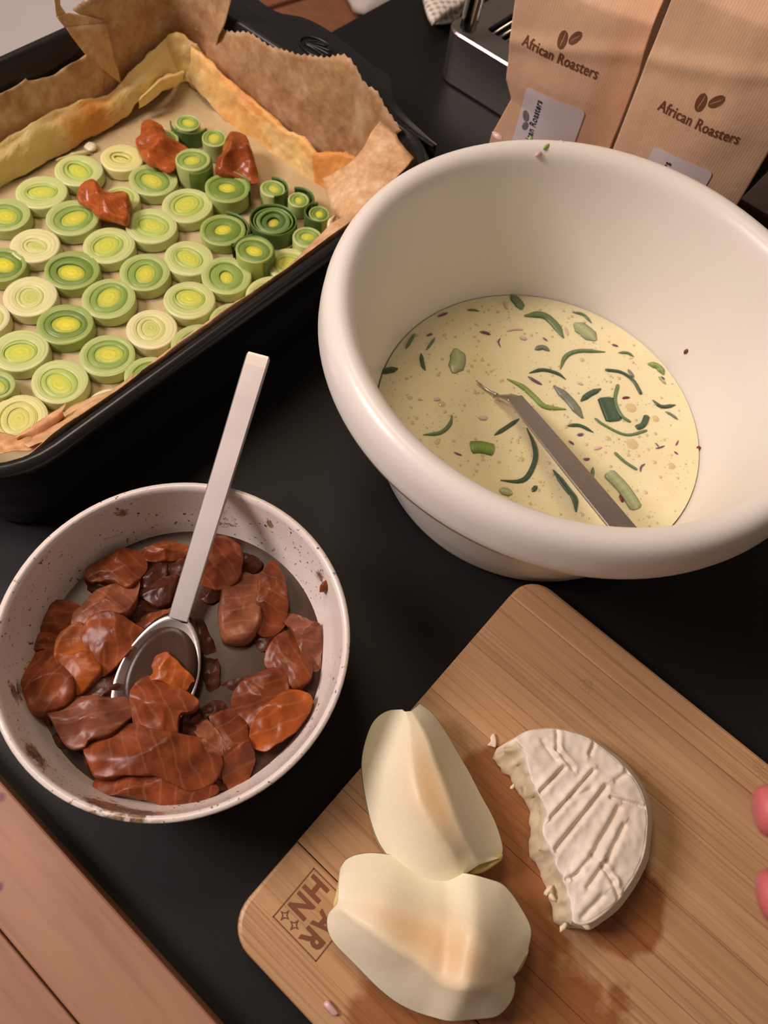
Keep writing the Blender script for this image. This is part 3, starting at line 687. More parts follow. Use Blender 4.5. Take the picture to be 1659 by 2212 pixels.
leek(13, 464, 106, 'g', 'green leek slice at the picture edge just below the back crust', inner=0.72)
leek(157, 470, 114, 'g', 'broad green leek slice partly under the salmon chunk', inner=0.74, eye=0.72)
leek(327, 488, 110, 'l', 'green-centred leek slice just right of the salmon chunk nearest the middle', inner=0.70, eye=0.66, ang=0.4)
leek(90, 415, 110, 'l', 'creamy green leek slice beside the back crust, left of the salmon', inner=0.62, eye=0.6, ang=0.9)
leek(405, 444, 108, 'l', 'light green leek slice with wide yellow centre in the middle of the tart', inner=0.70)
r_, rr, _ = leek(481, 497, 96, 'd', 'dark green leek slice with a loose outer ring curling off its right', inner=0.80, mid=0.42)
leek_arc(r_, rr * 1.10, 0.0098, -0.9, 1.9, 0.0014, 'x', 0.4, (0.0012, 0.001))
r_, rr, _ = leek(550, 540, 80, 'd', 'tall dark leek piece whose outer leaf flares to the left', h=0.017, inner=0.84, mid=0.5, ang=0.4)
leek_arc(r_, rr * 1.10, 0.0165, 0.0, 4.3, 0.0013, 'x', -0.3); leek_arc(r_, rr * 1.6, 0.013, 2.9, 3.9, 0.0013, 'x', -0.3, (0.003, 0.002))
leek(628, 572, 96, 'l', 'light green leek slice half behind the front parchment near the right end', inner=0.7)
r_, rr, _ = leek(590, 478, 72, 'x', 'hollow dark leek slice with wide open rings', h=0.011, inner=0.80, mid=0.46, cdz=-0.003)
leek_arc(r_, rr * 1.40, 0.013, 0, 2 * PI, 0.0012, 'x', 0.4, (0.0006, -0.0004)); leek_arc(r_, rr * 1.18, 0.0112, 0, 2 * PI, 0.0014, 'd', 0.9)
leek(664, 513, 62, 'g', 'small green leek slice by the front parchment, in the right corner group', h=0.013, inner=0.8, mid=0.5)
r_, rr, _ = leek(491, 406, 94, 'd', 'green leek slice with raised rim in front of the shiny salmon chunk', h=0.012, inner=0.80, mid=0.42)
leek_arc(r_, rr * 1.08, 0.0135, 0.3, 2.4, 0.0012, 'x', 0.2)
leek(170, 368, 104, 'l', 'light green leek slice with sunken oval centre nearest the back crust', inner=0.66, eye=0.62, ang=0.0, cdz=-0.0008)
leek(264, 341, 92, 'y', 'cream leek slice with a gaping yellow eye left of the corner salmon', inner=0.52, mid=0.34, eye=0.5, ang=0.5, cdz=-0.002)
leek(331, 388, 104, 'g', 'green leek slice with wide eye, in front of the corner salmon', inner=0.74, eye=0.7, ang=0.1)
leek(262, 430, 80, 'l', 'light leek slice peeking out from under the middle salmon chunk')
r_, rr, _ = leek(417, 345, 74, 'g', 'tall green leek piece with wrapped leaves between the two corner salmon chunks', h=0.019, inner=0.82, mid=0.5)
leek_arc(r_, rr * 1.12, 0.017, -1.2, 3.4, 0.0014, 'd', 0.2)
r_, rr, _ = leek(405, 266, 54, 'g', 'small leek heart cupped in an open dark ring in the far corner', h=0.0125, inner=0.86, mid=0.6)
leek_arc(r_, rr * 1.52, 0.013, -2.95, -0.2, 0.0012, 'x', 0.55, (0.001, 0.001))
leek(464, 299, 56, 'g', 'small bright leek heart beside the shiny salmon chunk', h=0.014, inner=0.86, mid=0.6)
r_, rr, _ = leek(589, 408, 54, 'g', 'small leek heart with a dark leaf behind it, alone near the side crust', h=0.011, inner=0.82, mid=0.5)
leek_arc(r_, rr * 1.22, 0.013, -1.2, 1.9, 0.0011, 'x', 0.5)
r_, rr, _ = leek(645, 432, 46, 'g', 'tiny leek heart second from the parchment fold', h=0.011, inner=0.82, mid=0.5)
leek_arc(r_, rr * 1.45, 0.0135, -0.6, 2.0, 0.0012, 'x', 0.6)
r_, rr, _ = leek(690, 462, 46, 'd', 'tiny dark leek heart right against the parchment fold', h=0.012, inner=0.84, mid=0.5)
leek_arc(r_, rr * 1.4, 0.0135, 2.0, 5.2, 0.0013, 'x', 0.4)
r_, rr, _ = leek(356, 300, 58, 'g', 'green leek slice mostly buried under the corner salmon chunk', h=0.009)
def scrap(px, label, c, z=None, h=0.003):
    P = PZ(px, BZ + 0.001 if z is None else z); V, F = lump_vf([(p.x, p.y) for p in P], P[0].z + 0.001, h, amp=0.0004, nang=24, rings=5, under=0.3)
    return tag(mesh_obj('leek_scrap', V, F, M_LEEK, cols=[(*c, 1)] * len(V)), label, 'leek', LK)
scrap([(182, 322), (192, 312), (206, 314), (209, 324), (196, 330)], 'white leek scrap lying by the back crust', K(236, 230, 196), h=0.0025)
scrap([(120, 352), (148, 340), (172, 332), (196, 330), (186, 338), (150, 346)], 'thin pale leek shred under the slices by the back crust', K(214, 206, 140))
scrap([(706, 494), (710, 480), (726, 470), (720, 490), (712, 500)], 'white leek scrap caught under the parchment fold', K(232, 226, 190), z=0.045, h=0.004)

# ------------------------------------------------------------------ salmon chunks on the tart
def salmon(name, px, z0, h, mat, label, group, seed, p=2.8, amp=0.0014, **kw):
    P = PZ(px, z0 + h * 0.4); V, F = lump_vf([(q.x, q.y) for q in P], z0, h, p=p, rings=14, nang=64, amp=amp, freq=95, seed=seed, facets=4, **kw)
    V = [jitter(v, 0.0004, 330, seed) for v in V]
    return tag(mesh_obj(name, V, F, mat), label, 'salmon', group)
SD = 'salmon chunks on the tart'
salmon('salmon_chunk', [(305, 258), (330, 258), (352, 272), (365, 295), (392, 305), (410, 322), (394, 340), (378, 352), (362, 362), (338, 352), (318, 345), (290, 308), (302, 290)], 0.028, 0.012, M_SALMON_DISH, 'ragged salmon chunk near the back corner of the tart', SD, 2, ridge=0.3)
salmon('salmon_chunk', [(494, 292), (520, 292), (538, 306), (550, 345), (556, 378), (540, 384), (512, 372), (490, 372), (466, 362), (478, 328)], 0.027, 0.014, M_SALMON_DISH, 'shiny wedge of salmon beside the small leek heart', SD, 5, ridge=0.2)
salmon('salmon_chunk', [(196, 390), (212, 400), (232, 416), (278, 420), (280, 450), (274, 476), (252, 470), (212, 462), (190, 440), (166, 424), (172, 402)], 0.027, 0.012, M_SALMON_DISH, 'salmon chunk lying across the slices in the middle', SD, 9, ridge=0.2)

# ------------------------------------------------------------------ white bowl of marinated salmon
SBX, SBY = -0.1304, 0.0486
T = NT('glazed_stoneware'); co = T.coord()
f = T.noise(co, 14, 3)
cbase = T.ramp(f, [(0.3, rgb(226, 214, 206)), (0.7, rgb(234, 223, 215))])
ms = T.noise(co, 420, 2, 0.5); big = T.noise(co, 26, 4, 0.6, 0.3)
sp = T.ramp(ms, [(0.655, (0, 0, 0, 1)), (0.685, (1, 1, 1, 1))]); patch = T.ramp(big, [(0.40, (0, 0, 0, 1)), (0.55, (1, 1, 1, 1))])
c = T.mix(T.math('MULTIPLY', sp, T.math('MULTIPLY', patch, 0.9)), cbase, rgb(70, 48, 30))
sm = T.noise(T.coord(scale=(60, 60, 120)), 1.6, 5, 0.7, 0.8)
def bw(x, y, z): p = at(x, y, z); return (p.x - SBX, p.y - SBY, p.z)
smear = None
for (x, y, z, r) in ((258, 1098, 0.060, 0.006), (580, 1135, 0.060, 0.004), (330, 1195, 0.050, 0.010), (240, 1755, 0.062, 0.016), (70, 1640, 0.060, 0.010), (310, 1765, 0.064, 0.012), (700, 1240, 0.058, 0.006), (55, 1480, 0.055, 0.010), (690, 1600, 0.058, 0.010), (470, 1140, 0.052, 0.012), (160, 1230, 0.055, 0.008)):
    d = T.near(co, bw(x, y, z), r * 0.3, r * 0.9); smear = d if smear is None else T.math('MAXIMUM', smear, d)
sv = T.ramp(T.math('ADD', T.math('MULTIPLY', smear, 0.42), sm), [(0.66, (0, 0, 0, 1)), (0.78, (1, 1, 1, 1))])
c = T.mix(T.math('MULTIPLY', sv, 0.9), c, T.ramp(ms, [(0.4, rgb(64, 44, 24)), (0.6, rgb(150, 112, 72))]))
T.base(c); T.set(Roughness=0.2, Specular_IOR_Level=0.5); M_STONE = T.m
prof = [(0.001, 0.0), (0.040, 0.0), (0.043, 0.002), (0.047, 0.006), (0.058, 0.014), (0.072, 0.030), (0.0815, 0.050), (0.0856, 0.066), (0.0866, 0.0695), (0.0860, 0.0712), (0.0845, 0.0716), (0.0832, 0.0706),
        (0.0822, 0.066), (0.0788, 0.052), (0.0735, 0.038), (0.064, 0.022), (0.050, 0.011), (0.03, 0.0072), (0.001, 0.0065)]
pr = resample([Vector((a, b, 0)) for a, b in prof], 70, False, False); V, F = lathe([(p.x, p.y) for p in pr], 96)
sbowl = empty('bowl', (SBX, SBY, 0)); tag(sbowl, 'small white stoneware bowl with brown marinade splashes on its inner wall', 'bowl')
child('body', [v + Vector((SBX, SBY, 0)) for v in V], F, M_STONE, sbowl)
MZ = 0.0375
V, F = lathe([(0.0738, MZ), (0.05, MZ), (0.02, MZ), (0.0005, MZ)], 72); V2, F2 = lathe([(0.0005, 0.0100), (0.044, 0.0116), (0.0625, 0.0226), (0.0722, 0.0366), (0.0738, MZ)], 72)
V, F = merge((V2, F2), (V, F))
tag(mesh_obj('marinade', [v + Vector((SBX, SBY, 0)) for v in V], F, M_MARINADE), 'dark brown marinade pooling around the salmon in the small bowl', 'marinade')
Z3 = crop(0, 1150, 2.183); SG = 'salmon pieces in the small bowl'
PIECES = [
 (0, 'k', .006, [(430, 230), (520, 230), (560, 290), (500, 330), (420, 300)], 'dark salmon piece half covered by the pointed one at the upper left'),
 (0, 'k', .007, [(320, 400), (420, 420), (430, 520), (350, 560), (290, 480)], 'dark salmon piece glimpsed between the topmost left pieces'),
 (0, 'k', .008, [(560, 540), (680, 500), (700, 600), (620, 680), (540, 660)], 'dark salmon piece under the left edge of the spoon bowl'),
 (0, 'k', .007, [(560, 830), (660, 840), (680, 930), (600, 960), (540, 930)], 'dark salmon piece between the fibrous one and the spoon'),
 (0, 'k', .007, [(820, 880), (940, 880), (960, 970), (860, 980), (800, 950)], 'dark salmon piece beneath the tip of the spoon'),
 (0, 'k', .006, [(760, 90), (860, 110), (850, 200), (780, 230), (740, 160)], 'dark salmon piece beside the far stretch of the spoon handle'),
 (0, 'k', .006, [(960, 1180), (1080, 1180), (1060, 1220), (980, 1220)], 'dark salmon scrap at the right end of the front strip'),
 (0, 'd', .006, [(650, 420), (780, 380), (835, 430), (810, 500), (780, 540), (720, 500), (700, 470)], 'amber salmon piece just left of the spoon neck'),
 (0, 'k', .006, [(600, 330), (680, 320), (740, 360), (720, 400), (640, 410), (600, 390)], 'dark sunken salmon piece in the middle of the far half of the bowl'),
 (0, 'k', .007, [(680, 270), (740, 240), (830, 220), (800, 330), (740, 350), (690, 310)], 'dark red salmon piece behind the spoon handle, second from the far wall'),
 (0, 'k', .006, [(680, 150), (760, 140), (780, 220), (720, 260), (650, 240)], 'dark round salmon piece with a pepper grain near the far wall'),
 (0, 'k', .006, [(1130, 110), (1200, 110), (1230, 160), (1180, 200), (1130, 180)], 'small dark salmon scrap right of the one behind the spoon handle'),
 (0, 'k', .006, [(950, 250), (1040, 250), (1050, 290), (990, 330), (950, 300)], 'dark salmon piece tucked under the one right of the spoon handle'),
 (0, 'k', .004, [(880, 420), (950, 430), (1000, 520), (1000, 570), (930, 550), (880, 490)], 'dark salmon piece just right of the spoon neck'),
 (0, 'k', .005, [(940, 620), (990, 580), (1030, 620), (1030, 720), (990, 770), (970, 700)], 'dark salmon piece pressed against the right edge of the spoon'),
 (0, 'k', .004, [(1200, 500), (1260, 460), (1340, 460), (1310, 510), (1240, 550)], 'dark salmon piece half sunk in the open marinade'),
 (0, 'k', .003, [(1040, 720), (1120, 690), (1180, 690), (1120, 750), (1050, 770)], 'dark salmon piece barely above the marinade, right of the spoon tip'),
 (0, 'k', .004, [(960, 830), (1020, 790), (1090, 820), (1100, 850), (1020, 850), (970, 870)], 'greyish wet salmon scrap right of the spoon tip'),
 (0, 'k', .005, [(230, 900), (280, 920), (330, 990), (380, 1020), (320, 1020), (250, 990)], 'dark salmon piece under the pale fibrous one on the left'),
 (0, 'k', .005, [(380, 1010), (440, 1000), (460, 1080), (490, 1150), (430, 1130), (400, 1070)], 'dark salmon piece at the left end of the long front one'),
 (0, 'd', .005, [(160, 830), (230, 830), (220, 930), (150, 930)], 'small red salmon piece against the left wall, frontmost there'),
 (1, 'd', .009, [(430, 170), (580, 90), (660, 120), (665, 190), (600, 250), (520, 230), (440, 230)], 'salmon piece at the far left of the bowl, beneath the big wall stain'),
 (1, 'd', .008, [(670, 95), (780, 50), (870, 60), (850, 120), (760, 130), (690, 115)], 'salmon piece farthest back, left of the spoon handle'),
 (1, 'd', .010, [(1000, 50), (1080, 45), (1125, 100), (1120, 200), (1060, 245), (970, 235), (965, 150)], 'round salmon piece right behind the spoon handle'),
 (1, 'p', .010, [(1050, 300), (1100, 220), (1180, 190), (1240, 220), (1220, 330), (1210, 440), (1130, 500), (1070, 480), (1045, 380)], 'large salmon piece with a greyish top at the far right'),
 (1, 'd', .011, [(1240, 200), (1290, 155), (1330, 210), (1345, 330), (1320, 420), (1260, 455), (1215, 420), (1220, 300)], 'upright salmon piece with one pepper grain at the far right wall'),
 (1, 'p', .009, [(1320, 400), (1380, 390), (1450, 430), (1500, 460), (1500, 600), (1450, 615), (1420, 530), (1370, 450)], 'pale curled salmon strip along the right wall'),
 (1, 'd', .009, [(1270, 560), (1330, 490), (1400, 490), (1450, 590), (1450, 680), (1390, 720), (1320, 680), (1265, 620)], 'salmon piece with fine fat lines at the right, in front of the curled strip'),
 (1, 'd', .010, [(1120, 760), (1200, 690), (1290, 665), (1350, 710), (1330, 790), (1250, 850), (1190, 910), (1130, 850)], 'brown salmon piece behind the bright orange one'),
 (2, 'o', .010, [(1250, 830), (1350, 760), (1440, 780), (1450, 830), (1400, 910), (1320, 960), (1240, 1005), (1200, 960), (1210, 890)], 'bright orange salmon piece at the right wall'),
 (1, 'd', .007, [(170, 490), (260, 480), (330, 480), (290, 540), (200, 550), (160, 540)], 'glistening salmon scrap between the two pieces on the left wall'),
 (1, 'd', .009, [(170, 420), (220, 350), (270, 325), (350, 340), (370, 380), (340, 450), (270, 480), (200, 460)], 'glistening salmon piece topmost on the left wall'),
 (2, 'p', .011, [(360, 380), (430, 290), (610, 230), (630, 270), (590, 380), (500, 390), (420, 430), (360, 450)], 'pointed salmon piece with a pale flat face at the upper left'),
 (2, 'd', .010, [(400, 480), (440, 410), (500, 385), (600, 430), (700, 480), (690, 500), (600, 560), (510, 640), (470, 650), (430, 560)], 'broad salmon piece whose edge meets the spoon bowl on the left'),
 (2, 'o', .010, [(270, 540), (330, 470), (380, 460), (430, 560), (460, 650), (400, 720), (330, 740), (290, 640)], 'orange salmon piece on the left, beside the broad one'),
 (2, 'd', .012, [(120, 590), (200, 550), (280, 570), (330, 680), (330, 770), (250, 820), (170, 830), (130, 740)], 'large reddish salmon piece on the left wall'),
 (1, 'k', .008, [(380, 740), (460, 680), (560, 660), (610, 680), (600, 780), (500, 790), (400, 790)], 'brown salmon piece with a white thread, left of the spoon bowl'),
 (2, 'p', .012, [(240, 810), (330, 770), (460, 790), (560, 780), (630, 820), (580, 880), (530, 930), (430, 960), (400, 1000), (330, 980), (260, 880)], 'pale fibrous salmon piece with frayed tip, left of centre'),
 (3, 'o', .006, [(680, 640), (740, 590), (800, 580), (850, 640), (890, 690), (850, 730), (770, 700), (690, 680)], 'orange salmon piece in the upper half of the spoon bowl'),
 (3, 'd', .010, [(640, 760), (690, 690), (770, 700), (880, 770), (905, 810), (880, 840), (840, 850), (820, 930), (740, 940), (660, 910), (640, 840)], 'red salmon piece with a ragged corner lying in the spoon bowl'),
 (1, 'p', .011, [(890, 930), (950, 880), (1040, 960), (1050, 1040), (1040, 1120), (990, 1190), (960, 1150), (980, 1050), (960, 980)], 'pale upright salmon slab beside the long front piece'),
 (1, 'd', .011, [(1000, 890), (1080, 860), (1130, 870), (1160, 950), (1180, 1050), (1150, 1150), (1080, 1195), (1050, 1130), (1060, 1040), (1030, 960)], 'folded salmon piece at the right end of the front row'),
 (2, 'd', .014, [(450, 960), (530, 920), (640, 920), (760, 960), (900, 970), (980, 990), (1000, 1080), (960, 1160), (880, 1190), (800, 1160), (700, 1130), (560, 1140), (490, 1130), (455, 1050)], 'longest salmon piece, with white fat lines, in the front row'),
 (1, 'd', .011, [(470, 1210), (520, 1150), (640, 1145), (760, 1150), (860, 1190), (970, 1190), (975, 1230), (900, 1270), (790, 1275), (650, 1250), (560, 1235)], 'salmon strip lying against the front wall, nearest the rim'),
]
MATS = {'d': M_SALMON, 'k': M_SALMON_DARK, 'p': M_SALMON_PALE, 'o': M_SALMON_ORANGE}
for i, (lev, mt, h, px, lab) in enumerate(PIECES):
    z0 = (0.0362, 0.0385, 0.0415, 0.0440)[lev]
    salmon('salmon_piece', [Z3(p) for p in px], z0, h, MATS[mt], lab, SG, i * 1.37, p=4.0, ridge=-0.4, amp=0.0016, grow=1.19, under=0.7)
# scrap stuck to the wall
def wallpt(cx, cy, rz, px, py_):
    """where the sight line through a picture position meets a bowl wall given as radius of height"""
    lo, hi = 0.004, 0.14
    d = ray(px, py_); t0 = (0.145 - CAM_Z) / d.z; best = None
    for k in range(400):
        z = 0.14 - 0.136 * k / 399; p = at(px, py_, z); r = math.hypot(p.x - cx, p.y - cy)
        if rz(z) is not None and r >= rz(z): return p
    return at(px, py_, 0.04)
def srz(z):
    if z > 0.0706: return None
    pts = [(0.0065, 0.001), (0.0072, 0.03), (0.011, 0.050), (0.022, 0.064), (0.038, 0.0735), (0.052, 0.0788), (0.066, 0.0822), (0.0707, 0.0832)]
    for (a, ra), (b, rb) in zip(pts, pts[1:]):
        if z <= b: return ra + (rb - ra) * (z - a) / (b - a)
    return 0.0832
def blob(name, c, r, mat, col=None, stretch=(1, 1, 1), seed=0.0, n=2, amp=0.25):
    bm = bmesh.new(); bmesh.ops.create_icosphere(bm, subdivisions=n, radius=1.0)
    V = []
    for v in bm.verts:
        k = 1 + amp * noise.noise(v.co * 1.3 + Vector((seed, seed * 2, 1)))
        V.append(Vector(c) + Vector((v.co.x * r * stretch[0], v.co.y * r * stretch[1], v.co.z * r * stretch[2])) * k)
    F = [tuple(w.index for w in f.verts) for f in bm.faces]; bm.free()
    return mesh_obj(name, V, F, mat, cols=[(*col, 1)] * len(V) if col else None)
p = wallpt(SBX, SBY, srz, 703, 1266); o = blob('salmon_scrap', p, 0.0042, M_SALMON, stretch=(0.55, 1.0, 1.0), seed=3, n=3)
tag(o, 'small salmon scrap stuck to the right inner wall of the white bowl', 'salmon')

# ------------------------------------------------------------------ spoon
sp_ = empty('spoon', tuple(at(420, 1230, 0.05))); tag(sp_, 'brushed steel spoon standing in the bowl of salmon', 'spoon')
n1, r1 = at(385, 1338, 0.051), at(474, 1048, 0.0765)
hdir = (r1 - n1).normalized(); side = hdir.cross(Vector((0, 0, 1))).normalized(); hup = side.cross(hdir).normalized()
def bar(stations):
    """flat rectangular bar with soft edges: (distance along, half width, half thickness, lift)"""
    V = []; F = []
    for L_, w, t, lift in stations:
        c = n1 + hdir * L_ + hup * lift; b = min(w, t) * 0.35
        for a, u in ((-w + b, -t), (w - b, -t), (w, -t + b), (w, t - b), (w - b, t), (-w + b, t), (-w, t - b), (-w, -t + b)): V.append(c + side * a + hup * u)
    F = grid_faces(len(stations), 8, True); F.append(tuple(range(7, -1, -1))); m = len(stations) - 1; F.append(tuple(range(m * 8, m * 8 + 8)))
    return V, F
V, F = bar([(0.0, 0.0052, 0.0012, 0.0), (0.02, 0.0055, 0.0014, 0), (0.06, 0.0059, 0.0016, 0), (0.1, 0.0062, 0.0018, 0.0002), (0.125, 0.0064, 0.0019, 0.0007), (0.142, 0.0065, 0.0019, 0.0009), (0.1475, 0.0065, 0.0018, 0.0009), (0.149, 0.0060, 0.0014, 0.0009)])
child('handle', V, F, M_SPOON, sp_, smooth=False)
# neck and bowl
bc = at(345, 1466, 0.0395); ax = (n1 - bc); ax.z = 0; ax.normalize(); sx = Vector((ax.y, -ax.x, 0))
la, lb_ = 0.0315, 0.0205
V = []; nu, nv = 14, 48
for i in range(nu):
    s = i / (nu - 1)
    for j in range(nv):
        a = 2 * PI * j / nv; e = math.cos(a) * (1 + 0.10 * math.cos(a))
        V.append(bc + ax * (la * s * math.cos(a)) + sx * (lb_ * s * math.sin(a) * (1 - 0.10 * math.cos(a))) + Vector((0, 0, (0.0062 + 0.0028 * math.cos(a)) * s * s - 0.0008 + 0.0035 * s * max(0, math.cos(a)) ** 2)))
F = grid_faces(nu, nv, True); o = child('spoon_bowl', V, F, M_SPOON, sp_); solidify(o, 0.0013)
ml = mesh_obj('marinade', [bc + ax * (la * s_ * 0.99 * math.cos(2 * PI * j / 40) * (1 + 0.10 * math.cos(2 * PI * j / 40))) + sx * (lb_ * s_ * 0.96 * math.sin(2 * PI * j / 40)) + Vector((0, 0, 0.0056 + 0.0042 * s_ * math.cos(2 * PI * j / 40) - (0.004 if i == 0 else 0))) for i, s_ in enumerate((0.7, 1.0, 0.66, 0.33, 0.01)) for j in range(40)], grid_faces(5, 40, True), M_MARINADE)
tag(ml, 'dark marinade filling the spoon in the small bowl', 'marinade')
tipc = bc + ax * la + Vector((0, 0, 0.0100))
V, F = tube_vf(resample([tipc - ax * 0.002 - Vector((0, 0, 0.001)), tipc.lerp(n1, 0.5) + Vector((0, 0, 0.0004)), n1 + hdir * 0.001], 14), [0.0058 - 0.0019 * math.sin(PI * min(1, k / 9)) for k in range(14)], 12, 0.30)
child('neck', V, F, M_SPOON, sp_)

# ------------------------------------------------------------------ mixing bowl
MBX, MBY = -0.083, 0.312
def spout(r, z, a):
    d = (a - math.radians(36) + PI) % (2 * PI) - PI
    return r + 0.024 * math.exp(-(d / 0.34) ** 2) * max(0.0, min(1.0, (z - 0.03) / 0.10)) ** 1.5
prof = [(0.001, 0.004), (0.090, 0.004), (0.097, 0.000), (0.1005, 0.0005), (0.103, 0.006), (0.108, 0.025), (0.1165, 0.065), (0.1245, 0.105), (0.1275, 0.119), (0.131, 0.1225), (0.1405, 0.1225), (0.1440, 0.1140), (0.1458, 0.1125), (0.1471, 0.1138),
        (0.1466, 0.121), (0.1454, 0.1285), (0.1436, 0.1338), (0.1410, 0.1372), (0.1375, 0.1390), (0.1340, 0.1388), (0.1308, 0.1368), (0.1283, 0.1335), (0.1268, 0.128), (0.1245, 0.116), (0.1150, 0.070), (0.1070, 0.030), (0.1015, 0.011), (0.094, 0.0065), (0.06, 0.006), (0.001, 0.006)]
pr = resample([Vector((a, b, 0)) for a, b in prof], 130, False, False); V, F = lathe([(p.x, p.y) for p in pr], 128, spout)
mb = empty('mixing_bowl', (MBX, MBY, 0)); tag(mb, 'large white plastic mixing bowl with a wide rim and pouring lip', 'bowl')
child('body', [v + Vector((MBX, MBY, 0)) for v in V], F, M_PLASTIC, mb)
LZ = 0.0355
V, F = lathe([(0.1072, LZ + 0.0006), (0.1060, LZ), (0.07, LZ), (0.03, LZ), (0.0005, LZ)], 120, None); V2, F2 = lathe([(0.0005, 0.0075), (0.094, 0.008), (0.1008, 0.012), (0.1066, 0.031), (0.1072, LZ + 0.0006)], 120)
V, F = merge((V2, F2), (V, F)); C0 = Vector((MBX, MBY, 0))
egg = mesh_obj('egg_mixture', [v + C0 for v in V], F, M_EGG, origin=Vector((MBX, MBY, 0.008))); tag(egg, 'creamy yellow egg mixture filling the bottom of the mixing bowl', 'egg mixture')
rnd = random.Random(11); parts = []
def cap(c, r, h):
    P = []; 
    for s, z in ((1.0, 0.0), (0.78, 0.62), (0.42, 0.92)):
        for k in range(9): P.append(Vector((c[0] + r * s * math.cos(2 * PI * k / 9), c[1] + r * s * math.sin(2 * PI * k / 9), LZ + h * z)))
    P.append(Vector((c[0], c[1], LZ + h))); Fq = grid_faces(3, 9, True) + [(18 + k, 18 + (k + 1) % 9, 27) for k in range(9)]
    return P, Fq
Z6 = crop(780, 600, 1.887)
for x, y, r in ((1100, 530, 30), (1105, 678, 32), (1200, 575, 20), (1265, 768, 20), (900, 335, 14), (1005, 655, 14), (1195, 752, 12), (330, 515, 20), (655, 740, 14), (200, 490, 13), (310, 672, 14), (495, 725, 11), (1050, 410, 12), (1015, 400, 9), (910, 180, 9), (980, 205, 9), (730, 832, 9), (765, 755, 11), (1160, 875, 11), (1130, 725, 10), (1088, 722, 12), (520, 355, 9), (1170, 700, 9), (900, 965, 12), (690, 545, 8), (475, 760, 8), (995, 712, 8)):
    p = at(*Z6((x, y)), LZ); parts.append(cap((p.x, p.y), r / 1.887 / 3900, 0.0006))
for k in range(1500):
    a = rnd.uniform(0, 2 * PI); q = math.sqrt(rnd.random()) * 0.1045
    x, y = MBX + q * math.cos(a), MBY + q * math.sin(a)
    if noise.noise(Vector((x * 45, y * 45, 0))) < rnd.uniform(-0.45, 0.25): continue
    r = 0.00035 + 0.0011 * rnd.random() ** 4; parts.append(cap((x, y), r, min(r * 0.7, 0.0006)))
V, F = merge(*parts); bb = child('bubbles', V, F, M_BUBBLE, egg); bb['kind'] = 'stuff'; bb['label'] = 'tan air bubbles on the egg mixture'

